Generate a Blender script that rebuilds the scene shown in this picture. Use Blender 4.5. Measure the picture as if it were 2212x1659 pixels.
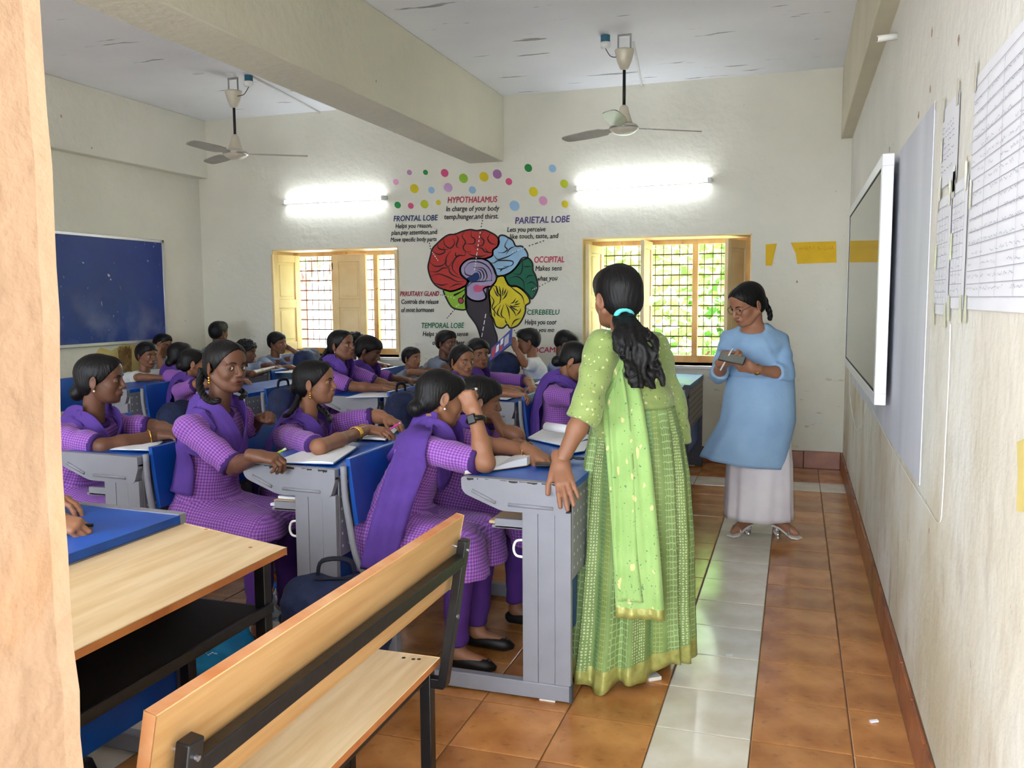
import bpy, bmesh, math, random
import numpy as np
from mathutils import Vector, Matrix
from mathutils.geometry import tessellate_polygon
random.seed(7); rng = np.random.default_rng(7)
for o in list(bpy.data.objects): bpy.data.objects.remove(o)
S = bpy.context.scene
C = S.collection
# ---------------------------------------------------------------- camera
FPX, YAW, PIT, ROL, CAMH = 1860.0, -.3185, -.0974, .0062, 1.47
CX, CY = 1106.0, 829.5
_f = np.array([math.sin(YAW)*math.cos(PIT), math.cos(YAW)*math.cos(PIT), math.sin(PIT)])
_r = np.array([math.cos(YAW), -math.sin(YAW), 0.0]); _d = np.cross(_f, _r)
_r2 = math.cos(ROL)*_r+math.sin(ROL)*_d; _d2 = -math.sin(ROL)*_r+math.cos(ROL)*_d
CM = np.array([_r2, _d2, _f]); CP = np.array([0, 0, CAMH])
def ray(px, py): return CM.T @ np.array([px-CX, py-CY, FPX])
def atz(px, py, z=0.0): d = ray(px, py); return CP+d*(z-CP[2])/d[2]
def aty(px, py, y): d = ray(px, py); return CP+d*(y-CP[1])/d[1]
def atx(px, py, x): d = ray(px, py); return CP+d*(x-CP[0])/d[0]
def proj(P): v = CM @ (np.asarray(P, float)-CP); return CX+v[0]/v[2]*FPX, CY+v[1]/v[2]*FPX, v[2]
cam = bpy.data.cameras.new('camera'); camo = bpy.data.objects.new('camera', cam); C.objects.link(camo)
cam.sensor_width = 36; cam.sensor_fit = 'HORIZONTAL'; cam.lens = FPX/2212*36; cam.clip_start = .02
camo.matrix_world = Matrix([[_r2[i], -_d2[i], -_f[i], CP[i]] for i in range(3)]+[[0, 0, 0, 1]])
S.camera = camo
# ---------------------------------------------------------------- world, sun, exposure
w = bpy.data.worlds.new('sky'); S.world = w; w.use_nodes = True
nt = w.node_tree; bg = nt.nodes['Background']
bg.inputs[0].default_value = (.82, .91, 1.0, 1); bg.inputs[1].default_value = 6.5
sun = bpy.data.lights.new('sun', 'SUN'); sun.energy = 18; sun.angle = .02; sun.color = (1, .98, .94)
suno = bpy.data.objects.new('sun', sun); C.objects.link(suno)
suno.rotation_euler = Vector((.30, .25, -1)).to_track_quat('-Z', 'Y').to_euler()
S.view_settings.view_transform = 'Standard'; S.view_settings.look = 'None'
S.view_settings.gamma = 1; S.view_settings.use_curve_mapping = False
S.view_settings.exposure = 1.32
# ---------------------------------------------------------------- materials
def lin(c):
    return tuple((v/255/12.92 if v/255 <= .04045 else ((v/255+.055)/1.055)**2.4) for v in c)+(1,)
MATS = {}
def mat(name, rgb, rough=.6, metal=0, var=.0, vs=8, bump=0, bs=60, rgb2=None, spec=.5, coord='Object', stretch=(1, 1, 1),
        trans=0, ior=1.45, emit=None, es=0, detail=4, lo=.35, hi=.65, rvar=0, coat=0, sheen=0, alpha=1, sss=0):
    m = bpy.data.materials.new(name); m.use_nodes = True; n = m.node_tree.nodes; l = m.node_tree.links
    b = n['Principled BSDF']; c1 = lin(rgb)
    b.inputs['Base Color'].default_value = c1; b.inputs['Roughness'].default_value = rough
    b.inputs['Metallic'].default_value = metal; b.inputs['Specular IOR Level'].default_value = spec
    b.inputs['IOR'].default_value = ior; b.inputs['Transmission Weight'].default_value = trans
    b.inputs['Coat Weight'].default_value = coat; b.inputs['Sheen Weight'].default_value = sheen
    b.inputs['Alpha'].default_value = alpha
    if sss: b.inputs['Subsurface Weight'].default_value = sss; b.inputs['Subsurface Radius'].default_value = (.01, .004, .002); b.inputs['Subsurface Scale'].default_value = .5
    if emit: b.inputs['Emission Color'].default_value = lin(emit); b.inputs['Emission Strength'].default_value = es
    tc = n.new('ShaderNodeTexCoord'); mp = n.new('ShaderNodeMapping'); l.new(tc.outputs[coord], mp.inputs[0])
    mp.inputs['Scale'].default_value = stretch
    if var or rgb2:
        c2 = lin(rgb2) if rgb2 else tuple(v*(1-var) for v in c1[:3])+(1,)
        no = n.new('ShaderNodeTexNoise'); no.inputs['Scale'].default_value = vs; no.inputs['Detail'].default_value = detail
        l.new(mp.outputs[0], no.inputs['Vector'])
        r = n.new('ShaderNodeMapRange'); r.inputs[1].default_value = lo; r.inputs[2].default_value = hi; l.new(no.outputs[0], r.inputs[0])
        mx = n.new('ShaderNodeMix'); mx.data_type = 'RGBA'; mx.inputs[6].default_value = c1; mx.inputs[7].default_value = c2
        l.new(r.outputs[0], mx.inputs[0]); l.new(mx.outputs[2], b.inputs['Base Color'])
        m['mix'] = mx.name
        if rvar:
            r2 = n.new('ShaderNodeMapRange'); r2.inputs[3].default_value = rough; r2.inputs[4].default_value = rough+rvar
            l.new(no.outputs[0], r2.inputs[0]); l.new(r2.outputs[0], b.inputs['Roughness'])
    if bump:
        nb = n.new('ShaderNodeTexNoise'); nb.inputs['Scale'].default_value = bs; nb.inputs['Detail'].default_value = 5
        l.new(mp.outputs[0], nb.inputs['Vector'])
        bp = n.new('ShaderNodeBump'); bp.inputs['Strength'].default_value = bump; bp.inputs['Distance'].default_value = .01
        l.new(nb.outputs[0], bp.inputs['Height']); l.new(bp.outputs[0], b.inputs['Normal'])
    MATS[name] = m; return m
def layer(m, rgb, vs, lo, hi, stretch=(1, 1, 1), amount=1, coord='Object', detail=6, zlim=None, dist=0):
    """another noise-shaped layer of colour (stain, chip, scratch) on top of a material"""
    n = m.node_tree.nodes; l = m.node_tree.links; b = n['Principled BSDF']
    tc = n.new('ShaderNodeTexCoord'); mp = n.new('ShaderNodeMapping'); l.new(tc.outputs[coord], mp.inputs[0]); mp.inputs['Scale'].default_value = stretch
    mp.inputs['Location'].default_value = (random.random()*9, random.random()*9, random.random()*9)
    no = n.new('ShaderNodeTexNoise'); no.inputs['Scale'].default_value = vs; no.inputs['Detail'].default_value = detail
    no.inputs['Distortion'].default_value = dist
    l.new(mp.outputs[0], no.inputs['Vector'])
    r = n.new('ShaderNodeMapRange'); r.inputs[1].default_value = lo; r.inputs[2].default_value = hi; r.inputs[4].default_value = amount
    l.new(no.outputs[0], r.inputs[0]); fac = r.outputs[0]
    if zlim:
        sx = n.new('ShaderNodeSeparateXYZ'); l.new(tc.outputs[coord], sx.inputs[0])
        z = n.new('ShaderNodeMapRange'); z.inputs[1].default_value = zlim[0]; z.inputs[2].default_value = zlim[1]; l.new(sx.outputs[2], z.inputs[0])
        mu = n.new('ShaderNodeMath'); mu.operation = 'MULTIPLY'; l.new(fac, mu.inputs[0]); l.new(z.outputs[0], mu.inputs[1]); fac = mu.outputs[0]
    mx = n.new('ShaderNodeMix'); mx.data_type = 'RGBA'; mx.inputs[7].default_value = lin(rgb)
    bc = b.inputs['Base Color']
    if bc.is_linked: l.new(bc.links[0].from_socket, mx.inputs[6])
    else: mx.inputs[6].default_value = bc.default_value
    l.new(fac, mx.inputs[0]); l.new(mx.outputs[2], bc)
    return m
def obj_random(m, amt=.25):
    """each piece a little lighter or darker than its neighbours"""
    n = m.node_tree.nodes; l = m.node_tree.links; b = n['Principled BSDF']; bc = b.inputs['Base Color']
    oi = n.new('ShaderNodeObjectInfo'); r = n.new('ShaderNodeMapRange'); r.inputs[3].default_value = 1-amt; r.inputs[4].default_value = 1+amt
    l.new(oi.outputs['Random'], r.inputs[0])
    h = n.new('ShaderNodeHueSaturation'); l.new(r.outputs[0], h.inputs['Value'])
    if bc.is_linked: l.new(bc.links[0].from_socket, h.inputs['Color'])
    else: h.inputs['Color'].default_value = bc.default_value
    l.new(h.outputs[0], bc); return m
# ---------------------------------------------------------------- object helpers
ORG = {}
def link(o):
    C.objects.link(o); return o
def tag(o, label=None, cat=None, group=None, kind=None):
    if label: o['label'] = label
    if cat: o['category'] = cat
    if group: o['group'] = group
    if kind: o['kind'] = kind
    return o
def thing(name, label, cat, loc=(0, 0, 0), group=None):
    o = link(bpy.data.objects.new(name, None)); o.location = loc; o.empty_display_size = .1
    ORG[o.name] = np.array(loc, float); return tag(o, label, cat, group)
def obj(name, v, f, m, parent=None, smooth=False, bev=0, mats=None, mi=None, uv=None, origin=None):
    v = np.asarray(v, float).reshape(-1, 3)
    if parent is not None: org = ORG[parent.name]
    elif origin is not None: org = np.array(origin, float)
    else: org = np.array([v[:, 0].mean(), v[:, 1].mean(), v[:, 2].min()])
    me = bpy.data.meshes.new(name); me.from_pydata((v-org).tolist(), [], [tuple(int(i) for i in q) for q in f]) if not isinstance(f, np.ndarray) else fast_mesh(me, v-org, f)
    for q in (mats or [m]): me.materials.append(q)
    if mi is not None: me.polygons.foreach_set('material_index', np.asarray(mi, np.int32))
    if smooth: me.polygons.foreach_set('use_smooth', np.ones(len(me.polygons), bool))
    if uv is not None:
        u = me.uv_layers.new(name='cloth'); u.data.foreach_set('uv', np.asarray(uv, np.float32).ravel())
    me.update()
    o = link(bpy.data.objects.new(name, me))
    if parent is not None: o.parent = parent
    else: o.location = org
    ORG[o.name] = org
    if bev:
        b = o.modifiers.new('bevel', 'BEVEL'); b.width = bev; b.segments = 2; b.limit_method = 'ANGLE'
        me.polygons.foreach_set('use_smooth', np.ones(len(me.polygons), bool))
        if hasattr(me, 'set_sharp_from_angle'): me.set_sharp_from_angle(angle=.6)
    return o
def fast_mesh(me, v, q):
    nq, k = q.shape
    me.vertices.add(len(v)); me.vertices.foreach_set('co', v.astype(np.float32).ravel())
    me.loops.add(nq*k); me.loops.foreach_set('vertex_index', q.astype(np.int32).ravel())
    me.polygons.add(nq); me.polygons.foreach_set('loop_start', np.arange(0, nq*k, k, dtype=np.int32))
    me.update(calc_edges=True)
def rot_to(d):
    d = np.asarray(d, float); d = d/np.linalg.norm(d)
    a = np.array([0, 0, 1.0]) if abs(d[2]) < .9 else np.array([1.0, 0, 0])
    u = np.cross(a, d); u /= np.linalg.norm(u); return u, np.cross(d, u), d
class MB:
    def __init__(s): s.v = []; s.f = []
    def add(s, v, f):
        n = len(s.v); s.v += [tuple(map(float, p)) for p in v]; s.f += [tuple(int(i)+n for i in q) for q in f]; return s
    def box(s, x0, x1, y0, y1, z0, z1):
        return s.add([(x0, y0, z0), (x1, y0, z0), (x1, y1, z0), (x0, y1, z0), (x0, y0, z1), (x1, y0, z1), (x1, y1, z1), (x0, y1, z1)],
                     [(0, 3, 2, 1), (4, 5, 6, 7), (0, 1, 5, 4), (1, 2, 6, 5), (2, 3, 7, 6), (3, 0, 4, 7)])
    def obox(s, c, ax, h):
        c = np.array(c, float); ax = [np.array(a, float)/np.linalg.norm(a) for a in ax]
        P = [c+ax[0]*h[0]*i+ax[1]*h[1]*j+ax[2]*h[2]*k for k in (-1, 1) for j in (-1, 1) for i in (-1, 1)]
        return s.add(P, [(0, 2, 3, 1), (4, 5, 7, 6), (0, 1, 5, 4), (1, 3, 7, 5), (3, 2, 6, 7), (2, 0, 4, 6)])
    def bar(s, a, b, w, t, up=(0, 0, 1)):
        a = np.array(a, float); b = np.array(b, float); d = b-a; L = np.linalg.norm(d); d /= L
        u = np.cross(np.array(up, float), d); u /= np.linalg.norm(u); n = np.cross(d, u)
        return s.obox((a+b)/2, (d, u, n), (L/2, w/2, t/2))
    def prism(s, poly, d0, d1, axis='y'):
        n = len(poly)
        def P(a, b, d): return (a, d, b) if axis == 'y' else ((d, a, b) if axis == 'x' else (a, b, d))
        v = [P(a, b, d0) for a, b in poly]+[P(a, b, d1) for a, b in poly]
        f = [(i, (i+1) % n, n+(i+1) % n, n+i) for i in range(n)]
        tri = tessellate_polygon([[Vector((a, b, 0)) for a, b in poly]])
        f += [t for t in tri]+[tuple(n+i for i in t[::-1]) for t in tri]
        return s.add(v, f)
    def tube(s, path, r, n=8, caps=True, closed=False, flat=1.0):
        path = [np.array(p, float) for p in path]; k = len(path); rr = r if hasattr(r, '__len__') else [r]*k
        v = []; u0 = None
        for i, p in enumerate(path):
            if closed: t = path[(i+1) % k]-path[i-1]
            else: t = path[min(i+1, k-1)]-path[max(i-1, 0)]
            t = t/(np.linalg.norm(t)+1e-12)
            if u0 is None: u, w_, _ = rot_to(t)
            else:
                u = u0-t*np.dot(u0, t); nn = np.linalg.norm(u); u = u/nn if nn > 1e-6 else rot_to(t)[0]; w_ = np.cross(t, u)
            u0 = u
            for j in range(n):
                a = 2*math.pi*j/n; v.append(p+rr[i]*(math.cos(a)*u+math.sin(a)*w_*flat))
        f = []
        for i in range(k if closed else k-1):
            for j in range(n):
                a, b = i*n+j, i*n+(j+1) % n; i2 = (i+1) % k
                f.append((a, b, i2*n+(j+1) % n, i2*n+j))
        if caps and not closed: f += [tuple(range(n))[::-1], tuple((k-1)*n+j for j in range(n))]
        return s.add(v, f)
    def cyl(s, a, b, r0, r1=None, n=16): return s.tube([a, b], [r0, r0 if r1 is None else r1], n)
    def lathe(s, prof, c=(0, 0, 0), n=24, axis=(0, 0, 1)):
        u, w_, d = rot_to(axis); c = np.array(c, float); v = []; k = len(prof)
        for r, z in prof:
            for j in range(n):
                a = 2*math.pi*j/n; v.append(c+d*z+r*(math.cos(a)*u+math.sin(a)*w_))
        f = [(i*n+j, i*n+(j+1) % n, (i+1)*n+(j+1) % n, (i+1)*n+j) for i in range(k-1) for j in range(n)]
        f += [tuple(range(n))[::-1], tuple((k-1)*n+j for j in range(n))]
        return s.add(v, f)
    def sphere(s, c, r, n=10, m=8):
        r = (r, r, r) if not hasattr(r, '__len__') else r
        v = [(c[0], c[1], c[2]+r[2])]
        for i in range(1, m):
            t = math.pi*i/m
            v += [(c[0]+r[0]*math.sin(t)*math.cos(2*math.pi*j/n), c[1]+r[1]*math.sin(t)*math.sin(2*math.pi*j/n), c[2]+r[2]*math.cos(t)) for j in range(n)]
        v.append((c[0], c[1], c[2]-r[2])); f = [(0, 1+j, 1+(j+1) % n) for j in range(n)]
        for i in range(m-2):
            f += [(1+i*n+j, 1+(i+1)*n+j, 1+(i+1)*n+(j+1) % n, 1+i*n+(j+1) % n) for j in range(n)]
        L = len(v)-1; f += [(L, 1+(m-2)*n+(j+1) % n, 1+(m-2)*n+j) for j in range(n)]
        return s.add(v, f)
    def build(s, name, m, parent=None, **k): return obj(name, s.v, s.f, m, parent, **k)
def copy_tree(o, loc, label=None, group=None):
    c = link(o.copy()); c.location = loc; ORG[c.name] = np.array(loc, float)
    if label: c['label'] = label
    if group: c['group'] = group
    for ch in list(o.children):
        d = link(ch.copy()); d.parent = c
        for g in list(ch.children):
            e = link(g.copy()); e.parent = d
    return c
def smooth_path(P, n=6, closed=False):
    P = [np.array(p, float) for p in P]; k = len(P); out = []
    for i in range(k if closed else k-1):
        p1, p2 = P[i], P[(i+1) % k]
        p0 = P[i-1] if (closed or i > 0) else 2*p1-p2
        p3 = P[(i+2) % k] if (closed or i+2 < k) else 2*p2-p1
        for t in np.arange(n)/n:
            out.append(.5*((2*p1)+(-p0+p2)*t+(2*p0-5*p1+4*p2-p3)*t*t+(-p0+3*p1-3*p2+p3)*t**3))
    if not closed: out.append(P[-1])
    return out
# ---------------------------------------------------------------- the palette
mat('wall', (230, 227, 212), .85, var=.07, vs=1.5, bump=.75, bs=13)
layer(MATS['wall'], (210, 198, 160), 1.2, .42, .70, amount=.6, zlim=(2.2, .3))
layer(MATS['wall'], (150, 138, 110), 9, .66, .74, (1, 1, 3), amount=.55, zlim=(1.6, .2))
layer(MATS['wall'], (120, 108, 88), 22, .735, .76, (1, 1, .6), amount=.8)
mat('wall_r', (230, 227, 219), .75, var=.08, vs=2.0, bump=.6, bs=16)
layer(MATS['wall_r'], (200, 186, 158), 2.2, .40, .64, (1, .8, .6), amount=.9, zlim=(1.9, .3))
layer(MATS['wall_r'], (150, 126, 98), 5, .58, .70, (1, 1, .5), amount=.6, zlim=(1.7, .1))
layer(MATS['wall_r'], (178, 162, 138), 9, .55, .72, (1, 1, .5), amount=.5, zlim=(2.4, .2))
layer(MATS['wall_r'], (120, 96, 78), 26, .73, .75, (1, 1, .5), amount=.8)
mat('ceiling', (243, 244, 246), .9, var=.06, vs=1.2, bump=.3, bs=12)
layer(MATS['ceiling'], (120, 118, 112), 6, .665, .70, (.35, 2.2, 1), amount=.75)
mat('beam', (224, 220, 198), .85, var=.05, vs=2, bump=.7, bs=16)
layer(MATS['beam'], (130, 116, 84), 20, .735, .76, amount=.8)
mat('beam_r', (214, 206, 182), .85, var=.08, vs=2, bump=.3, bs=16)
mat('jamb', (174, 142, 114), .8, var=.12, vs=3, bump=.6, bs=22)
layer(MATS['jamb'], (190, 140, 96), 6, .60, .72, (1, 1, .5), amount=.6)
layer(MATS['jamb'], (150, 84, 56), 14, .72, .75, (1, 1, .4), amount=.8)
mat('grout', (120, 90, 60), .8, var=.3, vs=20)
mat('tile_brown', (208, 146, 86), .12, rgb2=(160, 100, 50), vs=5, bump=.03, bs=40, rvar=.10, coord='Object', lo=.30, hi=.72, spec=.55)
layer(MATS['tile_brown'], (96, 60, 34), 26, .60, .78, amount=.45); obj_random(MATS['tile_brown'], .16)
mat('tile_white', (230, 224, 210), .10, rgb2=(214, 204, 184), vs=6, bump=.02, bs=40, rvar=.08); obj_random(MATS['tile_white'], .06)
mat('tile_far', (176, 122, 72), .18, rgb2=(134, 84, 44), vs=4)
mat('skirt', (166, 96, 52), .3, rgb2=(120, 62, 34), vs=6, bump=.1); obj_random(MATS['skirt'], .15)
mat('frame_wood', (234, 198, 140), .55, rgb2=(196, 148, 92), vs=5, stretch=(1, 1, .3), bump=.12, bs=40)
layer(MATS['frame_wood'], (150, 96, 52), 16, .66, .74, amount=.6)
mat('shutter', (244, 222, 176), .5, rgb2=(232, 204, 152), vs=4, bump=.06, bs=30)
mat('iron', (112, 84, 66), .6, metal=.0, var=.4, vs=30)
mat('sill', (226, 220, 214), .6, rgb2=(170, 120, 110), vs=7, lo=.55, hi=.7)
mat('desk_blue', (8, 84, 176), .38, rgb2=(4, 66, 148), vs=4, bump=.02, bs=80, coat=.15)
layer(MATS['desk_blue'], (90, 140, 200), 30, .72, .76, (1, .2, 1), amount=.6)
mat('desk_top', (10, 90, 190), .42, rgb2=(4, 70, 160), vs=5, coat=.08)
layer(MATS['desk_top'], (110, 158, 210), 24, .70, .76, (.25, 1, 1), amount=.6)
mat('desk_grey', (136, 136, 144), .5, var=.08, vs=9, bump=.03, bs=120)
layer(MATS['desk_grey'], (40, 36, 36), 30, .735, .75, amount=.9)
mat('desk_dark', (86, 88, 98), .5, var=.1, vs=9)
mat('chip', (52, 46, 44), .8, var=.3, vs=40)
mat('groove', (70, 70, 78), .6)
mat('pad', (220, 216, 208), .5)
mat('metal_black', (26, 25, 27), .38, var=.25, vs=20, bump=.05, bs=60)
mat('wood_light', (232, 205, 162), .42, rgb2=(216, 182, 132), vs=5, stretch=(6, .5, 6), bump=.03, bs=30, coat=.1)
mat('wood_orange', (204, 164, 112), .42, rgb2=(186, 142, 90), vs=6, stretch=(6, .35, 6), bump=.04, bs=30, coat=.1)
mat('wood_edge', (220, 166, 120), .5, rgb2=(206, 130, 76), vs=10)
mat('wood_edge2', (196, 128, 72), .5, rgb2=(170, 100, 52), vs=10)
mat('tray_black', (16, 15, 15), .7)
mat('white_paint', (238, 238, 232), .4, var=.05, vs=10)
mat('fan_cream', (214, 206, 186), .35, var=.1, vs=12, coat=.2)
mat('fan_blade', (170, 166, 156), .35, var=.15, vs=6)
mat('rod_black', (22, 18, 20), .4)
mat('teal_box', (40, 98, 120), .5)
mat('steel', (170, 170, 172), .3, metal=.9)
mat('tube_glow', (255, 255, 255), .4, emit=(238, 246, 255), es=15)
mat('fill_tube_glow', (255, 255, 255), .4, emit=(238, 246, 255), es=30)  # stronger glow for the added out-of-view fill tubes
mat('board_blue', (12, 46, 128), .45, rgb2=(18, 56, 140), vs=3)
layer(MATS['board_blue'], (120, 130, 168), 3.2, .42, .68, (1, 1, 1.0), amount=.75, zlim=(.55, .05))
layer(MATS['board_blue'], (210, 215, 235), 14, .705, .72, (1, 1, .5), amount=.7, dist=2.5)
mat('alu', (206, 206, 210), .35, metal=.6)
mat('panel_white', (232, 232, 236), .35)
mat('screen', (96, 104, 92), .06, spec=.8, ior=2.3)
mat('old_board', (216, 218, 228), .6, rgb2=(196, 198, 210), vs=3, stretch=(1, 1, .2), bump=.06)
mat('paper', (240, 240, 242), .8, var=.03, vs=10)
mat('paper_wall', (232, 232, 238), .8, var=.05, vs=5, bump=.1, bs=6)
mat('ink_blue', (66, 70, 130), .8)
mat('ink_grey', (160, 160, 172), .8)
mat('tape', (220, 216, 196), .25, spec=.7)
mat('yellow_paper', (236, 190, 30), .7, var=.12, vs=6)
mat('yellow_stain', (222, 202, 126), .85, var=.2, vs=6)
mat('navy', (20, 30, 62), .75, rgb2=(30, 44, 84), vs=14, bump=.4, bs=40)
mat('navy_dark', (14, 20, 40), .7, var=.3, vs=20, bump=.3, bs=60)
mat('leaf_a', (140, 190, 96), .5, rgb2=(180, 214, 124), vs=3); mat('leaf_b', (110, 168, 84), .5, rgb2=(160, 200, 110), vs=3)
for k in ('leaf_a', 'leaf_b'): MATS[k].node_tree.nodes['Principled BSDF'].inputs['Transmission Weight'].default_value = .0
mat('bark', (150, 96, 84), .9, var=.3, vs=10, bump=.4)
mat('ground', (182, 182, 180), .95, var=.2, vs=2)
mat('out_wall', (245, 245, 248), .9, var=.03, vs=2)
M = MATS
# ---------------------------------------------------------------- the room
XL, XR, YB, YF, ZC = -6.06, .405, 7.805, .777, 3.36
LED = .11                                                   # the beam on the left wall stands this far out
def struct(name, mb, m, parent=None, **k):
    o = mb.build(name, m, parent, **k)
    if parent is None: o['kind'] = 'structure'
    return o
BW = .52                                                    # thickness of the outer wall
W1 = (-5.186, -3.752, .905, 2.0); W2 = (-1.884, -.383, .875, 2.03)
def wall_back():
    b = MB(); xs = [XL-.3, W1[0], W1[1], W2[0], W2[1], XR+.3]
    b.box(xs[0], xs[1], YB, YB+BW, 0, ZC); b.box(xs[2], xs[3], YB, YB+BW, 0, ZC); b.box(xs[4], xs[5], YB, YB+BW, 0, ZC)
    for W in (W1, W2):
        b.box(W[0], W[1], YB, YB+BW, 0, W[2]); b.box(W[0], W[1], YB, YB+BW, W[3], ZC)
    return b
struct('wall_back', wall_back(), M['wall'], origin=(0, 0, 0))
struct('wall_left', MB().box(XL-.3, XL, -1.2, YB, 0, ZC), M['wall'], origin=(0, 0, 0))
struct('trim_1', MB().box(XL, XL+LED, .77, YB, 2.765, ZC), M['wall'], bev=.006, origin=(0, 0, 0))
struct('wall_right', MB().box(XR, XR+.3, -1.2, YB, 0, ZC), M['wall_r'], origin=(0, 0, 0))
struct('trim_2', MB().box(.318, XR+.01, -1.2, YB, 2.782, ZC), M['beam_r'], bev=.006, origin=(0, 0, 0))
struct('ceiling', MB().box(XL-.3, XR+.3, .5, YB+BW, ZC, ZC+.15), M['ceiling'], origin=(0, 0, 0))
struct('trim_3', MB().box(-2.99, -2.643, .77, YB, 2.76, ZC), M['beam'], bev=.008, origin=(0, 0, 0))
# the wall with the doorway the camera stands in: its rough plastered edge shows at the left
def wall_front():
    b = MB(); n = 60; v = []; f = []; r = np.random.default_rng(3)
    for i in range(n+1):
        z = ZC*i/n; j = .004*math.sin(z*9)+r.normal()*.0012*(1+2*(z < 1.1))
        xe = -.802-.012*(1-min(1, z/1.9))+j
        v += [(xe, YF, z), (xe-.004, YF-.02, z), (xe-.006, .5, z)]
    for i in range(n):
        a = i*3; f += [(a, a+3, a+4, a+1), (a+1, a+4, a+5, a+2)]
    b.add(v, f); e = len(b.v)
    xs_ = [XL, -5.3, -3.9, -3.0, -1.6, -.815]               # two unseen openings added to let in fill light, then the door
    for i in (0, 2, 4): b.box(xs_[i], xs_[i+1], .5, YF-.001, 0, ZC)
    for i in (1, 3): b.box(xs_[i], xs_[i+1], .5, YF-.001, 0, .9); b.box(xs_[i], xs_[i+1], .5, YF-.001, 2.05, ZC)
    b.box(-.9, XR, .5, YF-.001, 2.35, ZC)
    return b
struct('wall_front', wall_front(), M['jamb'], origin=(0, 0, 0))
struct('sky_shade_slab', MB().box(XL-.3, XR+1.5, -1.9, .5, 2.95, 3.1), M['ceiling'], origin=(0, 0, 0))  # unseen slab added to keep sky light down at the doorway
# floor: mortar bed with separate tiles
fl = struct('floor', MB().box(XL-.3, XR+.3, -1.2, YB+.1, -.12, -.004), M['grout'], origin=(0, 0, 0))
TX, TY = .3185, .3335
xs = [-.428+TX*i for i in range(-18, 3)]; xs = [x for x in xs if x > XL]; xs = [XL]+xs+[XR]
ys = [2.858+TY*i for i in range(-7, 15)]; ys = [y for y in ys if y < YB]+[YB]
cells = []
for i in range(len(xs)-1):
    for j in range(len(ys)-1):
        if xs[i+1]-xs[i] < .03 or ys[j+1]-ys[j] < .03: continue
        cx, cy = (xs[i]+xs[i+1])/2, (ys[j]+ys[j+1])/2
        q = [proj((x, y, 0)) for x, y in ((xs[i], ys[j]), (xs[i+1], ys[j]), (xs[i+1], ys[j+1]), (xs[i], ys[j+1]))]
        vis = cy > 1 and -40 < proj((cx, cy, 0))[0] < 2252 and proj((cx, cy, 0))[1] < 1730 and q[0][2] > .5
        area = abs(sum(q[k][0]*q[(k+1) % 4][1]-q[(k+1) % 4][0]*q[k][1] for k in range(4)))/2 if vis else 0
        if cx < -.9: area *= .4
        white = (-.43 < cx < -.1) or (7.0 < cy < 7.30 and cx > -1.3) or (cx < -2.0 and cx > -2.35)
        cells.append((area, xs[i], xs[i+1], ys[j], ys[j+1], white))
cells.sort(key=lambda c: -c[0])
def tile_v(x0, x1, y0, y1, g=.0022, c=.0035, t=.006):
    v = []
    for e, z in ((g, -t), (g, -.0012), (g+c, 0)): v += [(x0+e, y0+e, z), (x1-e, y0+e, z), (x1-e, y1-e, z), (x0+e, y1-e, z)]
    f = [(8, 9, 10, 11)]+[(a+k, a+(k+1) % 4, a+4+(k+1) % 4, a+4+k) for a in (0, 4) for k in range(4)]
    return v, f
tmesh = {}
far = MB(); farw = MB()
for n, (a, x0, x1, y0, y1, wh) in enumerate(cells):
    if n < 296:
        key = (round(x1-x0, 3), round(y1-y0, 3), wh)
        if key not in tmesh:
            v, f = tile_v(-(x1-x0)/2, (x1-x0)/2, -(y1-y0)/2, (y1-y0)/2)
            me = bpy.data.meshes.new('floor_tile'); me.from_pydata(v, [], f); me.materials.append(M['tile_white' if wh else 'tile_brown']); tmesh[key] = me
        o = link(bpy.data.objects.new('floor_tile', tmesh[key])); o.parent = fl
        o.location = ((x0+x1)/2, (y0+y1)/2, random.uniform(-.0006, .0006)); o.rotation_euler = (random.uniform(-.0015, .0015), random.uniform(-.0015, .0015), 0)
    else:
        v, f = tile_v(x0, x1, y0, y1); (farw if wh else far).add(v, f)
for b, k in ((far, 'tile_far'), (farw, 'tile_white')):
    if b.v: tag(b.build('far_floor_tiles', M[k], fl), kind='stuff')
# skirting of fired-clay tiles
bb = struct('baseboard_right', MB().box(XR-.004, XR, .8, YB, 0, .15), M['grout'], origin=(0, 0, 0))
y = 1.2
while y < YB-.02:
    MB().box(XR-.016, XR-.003, y+.002, min(y+.3, YB)-.002, .001, .150+random.uniform(-.003, .003)).build('skirting_tile', M['skirt'], bb, bev=.003); y += .3
bb = struct('baseboard_back', MB().box(XL, XR, YB-.004, YB, 0, .15), M['grout'], origin=(0, 0, 0))
x = XR-.016
while x > XL+.05:
    MB().box(max(x-.3, XL)+.002, x-.002, YB-.016, YB-.003, .001, .150+random.uniform(-.004, .004)).build('skirting_tile', M['skirt'], bb, bev=.003); x -= .3
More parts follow.
